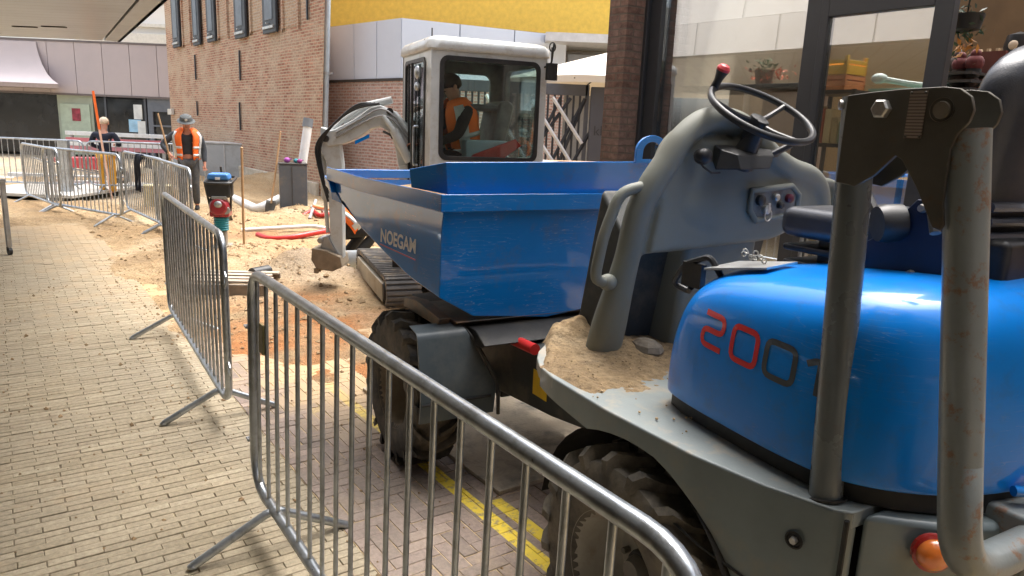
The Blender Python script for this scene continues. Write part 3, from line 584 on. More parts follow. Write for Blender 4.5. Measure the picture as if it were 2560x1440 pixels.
# timber stack behind skip
tb=thing('timber_board','pale timber boards stacked behind the skip right of the excavator','timber',(.75,8.6,0),.2)
p=MB()
for i in range(3): p.box((-.45+.02*i,-.1+.01*i,1.28+.034*i),(.5+.03*i,.1,1.31+.034*i))
p.build('board',m_wood,tb,bev=.003)
p=MB(); p.box((-.35,-.08,0),(-.28,.08,1.278)); p.box((.35,-.08,0),(.42,.08,1.278)); p.box((-.35,-.03,.6),(.42,.03,.66)); p.build('trestle',m_wood,tb,bev=.003)
# --- shop front on the right ---
def onA(px,py,a):
    d=ray(px,py); t=a/(d.x*SN.x+d.y*SN.y); q=d*t; return q.x*SS.x+q.y*SS.y, EYE+q.z
sh=thing('shop','shop with a brick pillar, black framed window and an open glass door on the right','shop',ST(4.6,0),SANG)
# local: x = a-4.6 (into the shop), y = b
m_frame=M('anthracite_frame',(.035,.038,.043),.38,0,.06,8); m_glass=glassmat('shop_glass',(.92,.95,.93),.26,.85)
m_brk3=brickmat('brown_brick',(.16,.09,.065),(.24,.145,.11),(.21,.14,.115),(.15,.115,.09),.21,.06,.008,1.)
PB0=onA(1546,350,4.36)[0]; PB1=onA(1503,350,4.36)[0]; p=MB(); p.box((-.24,PB0,0),(.5,PB1,7.5)); p.build('brick_pillar',m_brk3,sh,smooth=False)
p=MB(); p.box((.0,4.50,.0),(.12,PB0-.001,5)); p.box((-.04,4.62,0),(.0,4.70,5)); p.box((.0,3.14,2.86),(.12,4.50,5)); p.box((.0,3.141,0),(.12,4.499,.45)); p.build('window_frame',m_frame,sh,bev=.006)
p=MB(); p.box((.05,3.14,.45),(.062,4.50,2.86)); p.build('window_glass',m_glass,sh,smooth=False)
p=MB(); p.box((.0,3.02,0),(.14,3.139,2.9)); p.box((.0,1.9,2.72),(.14,3.02,5)); p.box((.0,3.02,2.90),(.14,3.139,5)); p.build('door_frame',m_frame,sh,bev=.006)
dr=MB(); dr.box((-.02,2.96,.02),(.05,3.018,2.70)); dr.box((-.02,2.17,.02),(.05,2.28,2.70)); dr.box((-.02,2.28,2.52),(.05,2.96,2.70)); dr.box((-.02,2.28,.02),(.05,2.96,.3)); dr=dr.build('door',m_frame,sh,bev=.006)
p=MB(); p.box((.01,2.28,.3),(.022,2.96,2.52)); p.build('door_glass',m_glass,dr,smooth=False)
p=MB(); p.tube(fillet([(-.02,2.9,.9),(-.09,2.9,.9),(-.09,2.9,1.5),(-.02,2.9,1.5)],.03),.014,8); p.build('handle',m_galv,dr)
p=MB(); p.box((.0,-12,3.0),(.5,1.9,7.5)); p.box((0,-12,-.01),(.3,-1.2,3.0)); p.build('upper_wall',m_brk3,sh,smooth=False)
m_osb=M('warm_beige_interior',(.60,.42,.22),.7,0,.10,1.2); m_osb2=M('beige_panel',(.55,.43,.30),.6,0,.06,1.)
p=MB(); p.box((3.0,-3,0),(3.1,7,3.2)); p.build('back_wall',m_osb,sh,smooth=False)
p=MB(); p.box((.3,4.9,0),(3.0,5.0,3.2)); p.build('side_wall',m_osb2,sh,smooth=False)
p=MB(); p.box((.1,-3,-.005),(3.1,5,.012)); p.build('shop_floor',M('shop_floor',(.35,.30,.25),.5),sh,smooth=False)
p=MB(); p.box((.0,-3,3.2),(.45,7,3.4)); p.box((2.9,-3,3.2),(3.1,7,3.4)); p.build('open_ceiling',M('shop_ceiling',(.55,.5,.42),.8),sh,smooth=False)  # edge strips only; invented roof opening between them lets daylight into the shop
# window display furniture (local: x into the shop, y along the street)
def SH(x,y,z): return ST(4.6+x,y,z)
def span(px0,py0,px1,py1,x):
    b0,z0=onA(px0,py0,4.6+x); b1,z1=onA(px1,py1,4.6+x); return min(b0,b1),max(b0,b1),min(z0,z1),max(z0,z1)
y0,y1,z0,z1=span(1700,218,2010,206,.45)
ds=thing('display_shelf','black display shelf with beige cabinets behind the left shop window','shelf',SH(.45,0,0),SANG)
p=MB(); p.box((0,y0,z1-.05),(.45,y1,z1)); p.build('shelf_board',m_frame,ds,bev=.004)
c0,c1,_,_=span(1905,260,2000,260,.5); p=MB(); p.box((.05,c0,.0),(.45,c1,z1-.06)); p.build('cabinet',M('pinkish_beige_cabinet',(.46,.33,.25),.6,0,.05,2),ds,bev=.008)
c2,c3,_,_=span(1700,260,1895,260,.5); p=MB(); p.box((.20,c2,.0),(.45,c3,z1-.30)); p.build('cabinet',M('blue_grey_cabinet',(.08,.13,.22),.6,0,.1,2),ds,bev=.008)
ZS=z1
fb_,fz_=onA(1905,200,4.6+.6)
fl=thing('plant','potted plant with orange and red flowers on the display shelf','plant',SH(.62,fb_,ZS+.002),SANG)
p=MB(); p.lathe([(0,0),(.06,0),(.08,.12),(.07,.12),(.0,.11)],seg=14); p.build('pot',M('brown_pot',(.14,.08,.05),.7),fl)
def leaves(n,cen,rad_,size,seed):
    r=random.Random(seed); p=MB()
    for _ in range(n):
        c=Vector(cen)+Vector((r.gauss(0,rad_[0]),r.gauss(0,rad_[1]),r.gauss(0,rad_[2])))
        u=Vector((r.uniform(-1,1),r.uniform(-1,1),r.uniform(-1,1))).normalized(); v=u.cross(Vector((r.uniform(-1,1),r.uniform(-1,1),r.uniform(-1,1)))).normalized(); s=size*r.uniform(.6,1.3)
        p.add([c-u*s,c+v*s*.4,c+u*s,c-v*s*.4+u.cross(v)*s*.15],[(0,1,2,3)])
    return p
leaves(46,(0,0,.15),(.04,.06,.03),.022,4).build('foliage',M('leaf_green',(.07,.15,.04),.6,0,.4,9),fl,smooth=False)
leaves(80,(0,-.05,.08),(.05,.12,.035),.022,5).build('flower',M('orange_red_flower',(.85,.13,.04),.6,0,.4,9),fl,smooth=False)
y0,y1,zc,zt=span(2078,228,2146,148,.42); cm=(y0+y1)/2; hh=(zt-zc)/2
for i,(cc,nm,lb) in enumerate((((.90,.50,.02),'yellow','yellow plastic crate, upper of the two crates behind the door glass'),((.85,.30,.10),'orange','orange plastic crate, lower of the two crates behind the door glass'))):
    cr_=thing('crate',lb,'crate',SH(.42,cm,zc+(hh if i==0 else 0)),SANG,'stacked plastic crates in the shop')
    m_=M(nm+'_crate_plastic',cc,.45,0,.1,9)
    p=MB(); hx,hy,hz=.13,(y1-y0)/2,hh-.012
    p.box((-hx,-hy,0),(hx,hy,.012))
    for z_ in (.012,hz*.38,hz*.75):
        for (a,b_) in (((-hx,-hy),(hx,-hy+.012)),((-hx,hy-.012),(hx,hy)),((-hx,-hy+.012),(-hx+.012,hy-.012)),((hx-.012,-hy+.012),(hx,hy-.012))): p.box((a[0],a[1],z_),(b_[0],b_[1],z_+hz*.27))
    for sx_ in(-1,1):
        for sy_ in(-1,1): p.box((sx_*hx,sy_*hy,.0121),(sx_*(hx-.025),sy_*(hy-.025),hz+(.03 if i==0 else .008)))
    p.build('crate_body',m_,cr_,bev=.002)
sf=thing('shelf_rack','black metal rack full of small boxes behind the glass door','shelf',SH(.25,cm,0),SANG)
zr=[.5,.95,zc-.40,zc-.03]
for z_ in zr:
    p=MB(); p.box((0,-.17,z_-.0),(.34,.17,z_+.027)); p.build('shelf_board',m_frame,sf,smooth=False)
for x_ in (0,.31):
    for y_ in (-.195,.171):
        p=MB(); p.box((x_,y_,0),(x_+.025,y_+.023,zc)); p.build('upright',m_frame,sf,smooth=False)
cols=[(.6,.42,.2),(.55,.12,.06),(.65,.55,.4),(.3,.35,.2),(.7,.5,.25),(.2,.25,.4)]
bxm=[M('goods_%d'%i,c,.6,0,.15,9) for i,c in enumerate(cols)]
r=random.Random(9)
for z_ in zr[:3]:
    y=-.165
    while y<.10:
        w_=r.uniform(.04,.09); h_=r.uniform(.12,.28); b_=MB(); b_.box((-.0,0,0),(r.uniform(.1,.25),w_,h_))
        q=SH(.29,cm+y,z_+.029); o=b_.build('goods_box',r.choice(bxm),None,bev=.004); o.location=q; o.rotation_euler=(0,0,SANG)
        tag(o,'small coloured goods packed side by side on the black rack behind the door','box','goods on the black rack'); y+=w_+.010
y0,y1,z0,z1=span(2170,225,2335,205,1.1)
tt=thing('display_table','green topped display table with a pale lamp arm deep inside the shop','table',SH(1.1,(y0+y1)/2,0),SANG); hw=(y1-y0)/2
p=MB(); p.box((0,-hw,z0-.02),(.7,hw,z0+.01)); p.build('tabletop',M('sage_green_top',(.20,.36,.29),.5),tt,bev=.004)
for x_ in (0,.66):
    for y_ in (-hw,hw-.04): p=MB(); p.box((x_,y_,0),(x_+.04,y_+.04,z0-.021)); p.build('leg',m_frame,tt,smooth=False)
p=MB(); p.tube([(.05,hw-.05,z0+.09),(.1,0,z0+.05),(.2,-hw,z0+.015)],.022,8); p.sph((.05,hw-.05,z0+.09),(.06,.06,.04)); p.build('lamp_arm',M('pale_arm',(.6,.66,.62),.5),tt)
# wall shelf with letters and toys, seen through the doorway
y0,y1,z0,z1=span(2340,180,2760,140,2.7)
m_brown=M('brown_wood_wall',(.20,.125,.06),.7,0,.2,2)
ls=thing('wall_shelf','long wooden wall shelf carrying wooden letters in the doorway','shelf',SH(2.7,0,0),SANG)
p=MB(); p.box((0,y0-1,z1-.10),(.29,y1,z1-.0)); p.build('shelf_board',M('oak_shelf',(.42,.25,.10),.6,0,.1,5),ls,bev=.004)
yb,_=onA(2436,130,7.3); 
lt=text('wooden_letters','ALIF',.15,M('pale_wood_letters',(.50,.36,.22),.6),None,SH(2.70,yb,z1+.002),(rad(90),0,SANG-PI/2),.02,.004)
tag(lt,'row of pale wooden letters reading ALIF standing on the wall shelf','letters')
yt,_=onA(2545,130,7.28)
tb_=thing('toy','black round toy with a pale face beside the wooden letters','toy',SH(2.66,yt,z1+.002),SANG-PI/2)
p=MB(); p.lathe([(0,0),(.08,.01),(.11,.10),(.09,.20),(0,.23)],seg=16); p.build('body',m_black,tb_); p=MB(); p.sph((0,-.095,.11),(.04,.02,.04)); p.build('face',m_osb2,tb_)
yh,zh=onA(2412,75,4.6+.9)
dp_=thing('hanging_plant','dark leafy plant with orange tips hanging by the open door','plant',SH(.9,yh,zh),SANG)
leaves(130,(0,0,0.03),(.045,.055,.08),.026,11).build('foliage',M('dark_leaf',(.02,.05,.02),.6,0,.5,9),dp_,smooth=False); leaves(26,(0,-.03,-.11),(.04,.05,.03),.03,12).build('blossom',M('orange_tip',(.5,.22,.04),.6),dp_,smooth=False)
p=MB(); p.tube([(0,0,.1),(0,0,.85)],.006,6); p.lathe([(0,-.02),(.09,0),(.11,.1),(0,.1)],seg=12); p.build('hanger',m_dark,dp_)
r=random.Random(21)
y0,y1,z0,z1=span(2368,212,2445,150,1.35)
tz=thing('toy_stand','dark stand holding plush toys inside the open doorway','stand',SH(1.35,(y0+y1)/2,0),SANG); hw=(y1-y0)/2+.03
for k in range(3):
    zz=z0+(z1-z0)*k/3-.03
    p=MB(); p.box((-.12,-hw,zz-.02),(.35,hw,zz)); p.build('tray',m_frame,tz,smooth=False)
    for i in range(4):
        o=MB(); rr_=r.uniform(.045,.065); o.sph((0,0,rr_),(rr_,rr_,rr_*1.0),10,8); o.sph((0,0,rr_*2.0),(rr_*.6,)*3,8,6)
        o=o.build('plush_toy',M('plush_%d_%d'%(k,i),r.choice([(.10,.02,.02),(.02,.02,.02),(.12,.05,.03),(.04,.025,.02)]),.9,0,.3,20),None); o.location=SH(1.35+.05*(i%2),(y0+y1)/2-hw+.05+i*(2*hw-.1)/3,zz+.002); tag(o,'small red, brown or black plush toy piled on the dark stand by the doorway','toy','plush toys by the doorway')
p=MB(); p.box((.36,-hw,.0),(.40,hw,z1+.1)); p.build('back_panel',M('dark_red_panel',(.12,.03,.02),.7),tz,smooth=False)
y0,y1,z0,z1=span(2400,-60,2760,320,2.9)
p=MB(); p.box((2.90,y0-2,0),(2.98,y1,3.2)); p.build('wall_panel',m_brown,sh,smooth=False)
# unseen building added behind the viewer to shade the street
se=thing('unseen_shade_building','plain brown grey building added unseen behind the viewpoint to shade the street','building',ST(2,-11,0),SANG)
p=MB(); p.box((-12,-4,0),(12,0,10)); p.build('wall',M('brown_grey_wall',(.20,.17,.15),.7,0,.2,.6),se,smooth=False)
p=MB(); 
for i in range(7): p.box((-10+i*3,.002,3.6),(-8.6+i*3,.05,5.4))
p.build('window_row',m_shopgl,se,smooth=False)
# ================= BARRIERS =================
def make_barrier():
    t=thing('crowd_barrier','x','barrier'); Lb,Hb,zb=2.37,1.10,.17; r=.0205
    pth=fillet([(0,0,zb),(0,0,Hb),(Lb,0,Hb),(Lb,0,zb)],[.16,.13,.13,.16],7,True)
    p=MB(); p.tube(pth,r,14,close=True); p.build('outer_frame',m_galv,t,autosm=60)
    for i in range(19):
        x=.075+i*(Lb-.15)/18
        z0=zb+.006+(.10*(1-x/.16)**2 if x<.16 else 0)+(.10*(1-(Lb-x)/.16)**2 if Lb-x<.16 else 0)
        z1=Hb-.008-(.05*(1-x/.13)**2 if x<.13 else 0)-(.05*(1-(Lb-x)/.13)**2 if Lb-x<.13 else 0)
        p=MB(); p.tube([(x,0,z0),(x,0,z1)],.0082,8,cap=False); p.build('bar',m_galv,t,autosm=60)
    for x in (.26,Lb-.26):
        p=MB(); p.tube(fillet([(x,-.31,.012),(x,-.02,zb-.01),(x,.02,zb-.01),(x,.31,.012)],.03,4),.0175,10); p.sph((x,-.31,.012),(.02,.02,.012),10,6); p.sph((x,.31,.012),(.02,.02,.012),10,6)
        p.build('foot',m_galv,t,autosm=60)
    for z_ in (.36,.86):
        p=MB(); p.tube([(Lb+.018,0,z_-.03),(Lb+.05,0,z_),(Lb+.05,0,z_+.03),(Lb+.018,0,z_+.05)],.006,6); p.build('hook',m_galv,t)
        p=MB(); p.tube([(-.018,-.02,z_),(-.05,-.02,z_+.0),(-.05,.02,z_),(-.018,.02,z_)],.006,6); p.build('hook_eye',m_galv,t)
    return t
GB='crowd barriers fencing off the works'
bar0=make_barrier()
def put(A,B,label,first=False,rx=0):
    A,B=Vector(A),Vector(B); d=B-A; rz=math.atan2(d.y,d.x)
    if first: o=bar0; o.location=(A.x,A.y,0); o.rotation_euler=(rx,0,rz); o['label']=label; o['group']=GB; return o
    return dup(bar0,(A.x,A.y,0),rz,label,GB,rx)
b1=put((-1.075,2.85),(.24,.965),'nearest steel crowd barrier, running down to the bottom edge in front of the blue dumper',True,rad(-1.0))
b2=put((-2.80,5.72),(-1.60,3.84),'second steel crowd barrier from the front, seen nearly end-on left of the nearest one')
b3=put((-5.24,10.5),(-3.97,8.72),'steel crowd barrier right in front of the worker in the orange vest')
b4=put((-6.50,12.02),(-5.16,10.42),'steel crowd barrier with a dark jacket hung over its top rail')
b5=put((-8.02,12.30),(-6.12,11.08),'steel crowd barrier in front of the worker in navy and yellow')
b6=put((-9.15,13.45),(-7.42,11.75),'steel crowd barrier left of the one before the navy worker, feet splayed wide')
b7=put((-9.35,15.7),(-11.6,15.55),'steel crowd barrier of the rear row at the left side of the picture')
b8=put((-6.95,16.2),(-9.2,15.72),'steel crowd barrier of the rear row before the red and white plank')
p=MB(); p.box((.145,-.016,.80),(.20,-.0075,.92)); p.build('name_plate',M('olive_plate',(.16,.14,.05),.5,0,.3,20),b1,bev=.002)
# jacket over a rail
jk=MB(); jr=random.Random(2); q0=Vector(b4.location); dirb=(Vector((-5.16,10.42,0))-Vector((-6.50,12.02,0))).normalized(); nb_=Vector((dirb.y,-dirb.x,0)); nb_=nb_ if nb_.y<0 else -nb_
rows=[]
for i in range(13):
    u=i/12; row=[]
    for j_ in range(15):
        s_=(j_/14-.4)*.95; fold=.022*math.sin(u*17+j_*.5)+.012*math.sin(u*31)
        hgt=1.135-abs(s_)*(1.0 if s_>0 else .6)-.015*math.sin(u*9)*abs(s_); off=(.03+.03*min(1,abs(s_)*6)+abs(fold))*(1 if s_>0 else -1) if abs(s_)>.02 else 0
        wd=.17*(1-.35*max(0,s_)*math.cos(u*PI*2)**2)
        c=dirb*(1.25+(u-.5)*2*wd)+nb_*off; row.append((q0.x+c.x,q0.y+c.y,hgt))
    rows.append(row)
jk.add([v for r_ in rows for v in r_],[(i*15+j_,(i+1)*15+j_,(i+1)*15+j_+1,i*15+j_+1) for i in range(12) for j_ in range(14) if not (j_>9 and i in(5,6))])
jk=jk.build('jacket',m_navy,None,autosm=80); so_=jk.modifiers.new('th','SOLIDIFY'); so_.thickness=.012; tag(jk,'dark navy jacket slung over the top rail of a crowd barrier','jacket')
# metal frame at the left edge
mf=thing('trolley','grey steel trolley frame with small black castors cut by the left picture edge','trolley',(-6.18,8.22,0),rad(-36))
p=MB()
for (x,y) in ((.0,0),(.0,.28),(-1.,0),(-1.,.28)): p.box((x-.025,y-.025,.10),(x+.025,y+.025,.86))
p.box((-1.03,-.03,.86),(.03,.31,.90)); p.box((-1.,.12,.5),(0,.16,.54)); p.box((-1.,-.015,.25),(-.02,.015,.29)); p.build('frame',m_galv2,mf,bev=.004)
for (x,y) in ((.0,0),(.0,.28),(-1.,0),(-1.,.28)):
    p=MB(); p.lathe([(0,-.018),(.045,-.018),(.045,.018),(0,.018)],(x,y,.047),(0,1,0)); p.box((x-.012,y-.028,.05),(x+.012,y-.02,.10)); p.build('castor',m_black,mf)
# ================= DUMPER =================
DUMP=thing('dumper','blue and grey wheeled skip dumper parked behind the nearest barrier','dumper',(-.56,3.50,0),rad(120)); D=DUMP
YC=-.75
def wheel(cx,yo,mt,mr,face=1,steer=0):
    R=.375; w=.235; yi=yo-face*w; yc=(yo+yi)/2
    p=MB(); h=w/2
    prof=[(.19,-h*.80),(.205,-h*.92),(.27,-h*1.0),(.33,-h*.98),(.352,-h*.90),(.362,-h*.6),(.368,0),(.362,h*.6),(.352,h*.90),(.33,h*.98),(.27,h*1.0),(.205,h*.92),(.19,h*.80)]
    p.lathe(prof,(cx,yc,.39),(0,1,0),48)
    nl=19
    for k in range(nl):
        for sd in (-1,1):
            a0=2*PI*(k+(.5 if sd>0 else 0))/nl
            pts=[]
            for (u,da) in ((.02,.16),(.45,.10),(.80,-.01),(1.0,-.06)):
                for (aa,rr_) in ((a0+da-.042,0),(a0+da+.042,0),(a0+da+.034,1),(a0+da-.034,1)):
                    rad_=[.350,.398][rr_] if u<.9 else [.325,.372][rr_]
                    pts.append((cx+rad_*math.cos(aa),yc+sd*h*u*1.03,.39+rad_*math.sin(aa)))
            fs=[]
            for i in range(3):
                for c in range(4): fs.append((i*4+c,i*4+(c+1)%4,i*4+4+(c+1)%4,i*4+4+c))
            fs+=[(0,1,2,3),(15,14,13,12)]
            p.add(pts,fs)
    ty=p.build('wheel',mt,D,autosm=38)
    p=MB(); f=face
    p.lathe([(.0,-.03*f),(.07,-.03*f),(.075,-.055*f),(.14,-.05*f),(.165,-.02*f),(.175,h*f*.55),(.19,h*f*.80),(.207,h*f*.93),(.207,h*f*.86),(.196,h*f*.70),(.18,-.06*f),(0,-.06*f)],(cx,yc,.39),(0,1,0),40); p.build('rim',mr,ty,autosm=35)
    p=MB(); p.lathe([(0,.03*f),(.035,.03*f),(.045,.01*f),(.05,-.03*f)],(cx,yc,.39),(0,1,0),20)
    for k in range(6):
        a=2*PI*k/6; p.lathe([(0,-.005*f),(.011,-.005*f),(.011,-.03*f)],(cx+.105*math.cos(a),yc-.02*f,.39+.105*math.sin(a)),(0,1,0),6)
    p.build('hub',M('hub_grey',(.16,.15,.13),.6,.2,.2,9,dirt=(.2,.12,.06),damt=.6),ty)
    return ty
m_rimf=M('rusty_dusty_rim',(.20,.16,.11),.7,.1,.25,9,dirt=(.13,.07,.03),damt=.6); m_rimr=M('pale_dusty_rim',(.34,.32,.27),.7,.1,.2,9,dirt=(.22,.13,.07),damt=.6)
wheel(0,.05,m_rub,m_rimf); wheel(-1.8,.02,m_rubd,m_rimr); wheel(0,-1.52,m_rub,m_rimf,-1); wheel(-1.8,-1.5,m_rubd,m_rimr,-1)
# axles and centre frame
p=MB(); p.cyl((0,-.1,.39),(0,-1.4,.39),.06); p.box((-.1,-.95,.28),(.12,-.55,.52)); p.build('front_axle',m_dark,D,bev=.01)
p=MB(); p.cyl((-1.8,-.1,.39),(-1.8,-1.4,.39),.06); p.box((-1.95,-.95,.28),(-1.65,-.55,.55)); p.build('rear_axle',m_dark,D,bev=.01)
p=MB(); p.prism([(.25,.45),(.28,.70),(-.20,.72),(-.62,.72),(-.98,.70),(-1.02,.48),(-.76,.44),(-.22,.39)],-.44,-1.06,'y'); p.build('centre_frame',M('grimy_frame_paint',(.035,.04,.04),.55,0,.25,6,dirt=(.14,.12,.09),damt=.5),D,bev=.012)
p=MB(); p.box((-.60,-.437,.50),(-.72,-.4345,.62)); p.build('warning_sticker',m_yell,D,smooth=False)
p=MB(); p.cyl((-.22,-.40,.715),(-.66,-.40,.735),.026); p.build('ram_tube',m_red,D); p=MB(); p.cyl((.1,-.40,.70),(-.22,-.40,.715),.015); p.build('ram_rod',m_bolt,D)
p=MB(); p.prism([(.3,.72),(.35,.79),(-.45,.79),(-.55,.74),(-.5,.72)],-.2,-1.1,'y'); p.lathe([(.0,.70),(.36,.70),(.38,.73),(.38,.76),(.30,.765),(.30,.80),(.0,.80)],(-.05,-.65,0),(0,0,1),40); p.build('turntable',m_dark,D,bev=.006)
for (o_,z_) in ((0,.775),(.03,.745)):
    p=MB(); p.tube(smooth_path([(.05,-.12-o_,z_+.02),(-.2,-.13-o_,z_),(-.42,-.30-o_,z_-.02),(-.5,-.5,z_-.05)],6),.012,8); p.build('hose',m_black,D)
p=MB(); p.prism([(-.33,.79),(-.36,.835),(-.08,.86),(.1,.84),(.1,.79)],-.06,-.12,'y'); p.prism([(.0,.80),(-.36,.795),(-.40,.82),(-.0,.83)],-.13,-1.1,'y'); p.build('skip_bracket',M('oily_bracket',(.10,.095,.085),.45,.3,.3,9,dirt=(.25,.12,.05),damt=.5),D,bev=.005)
# front mudguard
def plate(p,path,th):
    "xz path swept in y handled by caller"
mg=MB(); path=fillet([(-.30,.80),(-.425,.785),(-.475,.50),(-.455,.385)] and [Vector((-.33,.805,0)),Vector((-.42,.79,0)),Vector((-.47,.55,0)),Vector((-.475,.47,0)),Vector((-.46,.375,0))],.03,4)
vv=[];n=len(path)
for q in path:
    u=(.80-q.y)/.42; yr=-.165-.14*max(0,min(1,u*1.5)); 
    for (y,dx) in ((.075,0),(yr,0),(yr,.012),(.075,.012)): vv.append((q.x+dx,y,q.y))
mg.add(vv,[(i*4+c,i*4+(c+1)%4,i*4+4+(c+1)%4,i*4+4+c) for i in range(n-1) for c in range(4)]+[(0,1,2,3),((n-1)*4+3,(n-1)*4+2,(n-1)*4+1,(n-1)*4)])
mg.build('front_mudguard',M('slate_mudguard_paint',(.075,.095,.105),.42,0,.12,5,dirt=(.16,.16,.15),damt=.4),D,bev=.003)
p=MB(); p.tube([(-.475,.07,.47),(-.478,-.28,.47)],.006,6); p.tube(smooth_path([(-.33,-.17,.80),(-.44,-.2,.74),(-.50,-.29,.55),(-.50,-.31,.38)],5),.009,6); p.build('mudguard_edge',m_dark,D)
mg2=MB(); mg2.add([(a,-1.5-b,c) for a,b,c in vv],[(i*4+c,i*4+(c+1)%4,i*4+4+(c+1)%4,i*4+4+c) for i in range(n-1) for c in range(4)]); mg2.build('front_mudguard',m_grey,D)
# skip
def skring(x,yl,yr,zt,zb,zm):
    ym=(yl+yr)/2; w=yl-yr
    return [(x,yl,zt),(x,yl+.01,zt-.12),(x,yl+.015,zb+.02),(x,yl-.02,zb),(x,yl-.16,zb-.04*(zt-zb)/.45-(zb-zm)*.35),(x,ym,zm),(x,yr+.16,zb-.04*(zt-zb)/.45-(zb-zm)*.35),(x,yr+.02,zb),(x,yr-.015,zb+.02),(x,yr-.01,zt-.12),(x,yr,zt)]
secs=[(-.395,-.055,-1.19,1.36,.925,.80),(-.10,-.03,-1.20,1.36,.965,.86),(.17,-.01,-1.22,1.36,1.03,.95),(.49,.02,-1.25,1.36,1.125,1.07),(.80,.04,-1.27,1.365,1.24,1.20),(.985,.05,-1.28,1.37,1.325,1.31)]
rings=[skring(*s_) for s_ in secs]
def sh_in(r_,t=.012): 
    cy=sum(q[1] for q in r_)/len(r_); return [(q[0],q[1]+(t if q[1]<cy-.01 else -t if q[1]>cy+.01 else 0),q[2]+(.012 if 2<=i<=8 else 0)) for i,q in enumerate(r_)]
p=MB(); n=11
for i in range(len(rings)-1):
    a,b_=rings[i],rings[i+1]; p.add(a+b_,[(k,k+1,n+k+1,n+k) for k in range(n-1)])
    a,b_=sh_in(rings[i]),sh_in(rings[i+1]); p.add(a+b_,[(n+k,n+k+1,k+1,k) for k in range(n-1)])
p.add(rings[0],[tuple(range(n))]); a=sh_in(rings[0]); p.add([(q[0]+.012,q[1],q[2]) for q in a],[tuple(range(n))[::-1]])
p.add(rings[-1]+[(q[0],q[1],1.37) for q in rings[-1]],[(k,k+1,n+k+1,n+k) for k in range(n-1)])
skip=p.build('skip',m_skip,D,bev=.006,autosm=25)
def band(p,pts,h,w,z0f):
    P=[Vector(q) for q in pts]; rings=[]
    for i,q in enumerate(P):
        t=(P[min(i+1,len(P)-1)]-P[max(i-1,0)]).normalized()
        if 0<i<len(P)-1:
            u,v=(q-P[i-1]).normalized(),(P[i+1]-q).normalized(); t=(u+v).normalized(); k=1/max(.5,t.dot(u))
        else: k=1
        nn=Vector((t.y,-t.x,0)).normalized()*w*k
        rings.append([(q.x,q.y,q.z-h),(q.x,q.y,q.z),(q.x+nn.x,q.y+nn.y,q.z+.012),(q.x+nn.x,q.y+nn.y,q.z-h)])
    p.loft(rings)
p=MB(); band(p,[(1.0,-1.28,1.435),(.49,-1.25,1.415),(-.40,-1.19,1.405),(-.40,-.055,1.405),(.49,.02,1.415),(1.0,.05,1.435)],.068,-.035,0); p.build('rim_band',m_skip,skip,bev=.005)
p=MB(); p.box((.985,-1.30,1.38),(1.05,.07,1.43)); p.prism([(.95,1.36),(.90,1.30),(1.02,1.33),(1.05,1.39)],.03,.085,'y'); p.build('tipping_lip',m_skip,skip,bev=.004)
# spill guard
p=MB(); T_=.012
def pan(p,q,th):
    a=[Vector(v) for v in q]; nn=(a[1]-a[0]).cross(a[2]-a[0]).normalized()*th; p.add([tuple(v) for v in a]+[tuple(v+nn) for v in a],[(0,1,2,3),(7,6,5,4),(0,4,5,1),(1,5,6,2),(2,6,7,3),(3,7,4,0)])
pan(p,[(-.385,-.075,1.41),(-.385,-1.17,1.41),(-.405,-1.19,1.572),(-.405,-.055,1.552)],-T_)
pan(p,[(-.14,-.0,1.42),(-.384,-.075,1.41),(-.404,-.055,1.552),(-.14,.01,1.505)],-T_)
pan(p,[(-.384,-1.17,1.41),(-.14,-1.24,1.42),(-.14,-1.25,1.525),(-.404,-1.19,1.572)],-T_)
p.build('spill_guard',m_skip,skip,bev=.003)
p=MB(); p.box((-.415,-1.05,1.41),(-.42,-1.06,1.575)); ringp=[]
def lug(p,yc,zb,x0,x1,sc=1):
    n=20; out=[(yc-.105*sc,zb)]+[(yc+.105*sc*math.cos(PI+PI*k/n)*-1*-1,zb+.055+.085*sc*math.sin(PI*k/n)) for k in range(n+1)]+[(yc+.105*sc,zb)]
    inn=[(yc-.062*sc*1,zb+.02)]+[(yc+.060*sc*math.cos(PI+PI*k/n),zb+.055+.052*sc*math.sin(PI*k/n)) for k in range(n+1)]+[(yc+.062*sc,zb+.02)]
    m_=len(out); vs=[(x0,*q) for q in out]+[(x1,*q) for q in out]+[(x0,*q) for q in inn]+[(x1,*q) for q in inn]; f=[]
    for i in range(m_):
        j_=(i+1)%m_; f+=[(i,j_,2*m_+j_,2*m_+i),(m_+j_,m_+i,3*m_+i,3*m_+j_),(i,m_+i,m_+j_,j_),(2*m_+j_,3*m_+j_,3*m_+i,2*m_+i)]
    p.add(vs,f)
p=MB(); lug(p,-1.19,1.565,-.428,-.412); p.build('lifting_eye',m_skip,skip,bev=.003)
o=text('lettering','NOEGAM',.095,m_text_w,skip,(.25,.02,1.11),(rad(90),0,rad(180)),.0,.003,1.0)
p=MB(); p.box((.23,.0185,1.095),(-.25,.0225,1.10)); p.build('lettering_underline',M('faded_red_line',(.35,.05,.09),.5),skip,smooth=False)
for o_ in (o,):
    m_=o_.modifiers.new('s','SHRINKWRAP'); m_.target=skip; m_.wrap_method='PROJECT'; m_.use_project_x=False; m_.use_project_y=False; m_.use_project_z=True; m_.use_negative_direction=True; m_.use_positive_direction=True; m_.offset=.0015
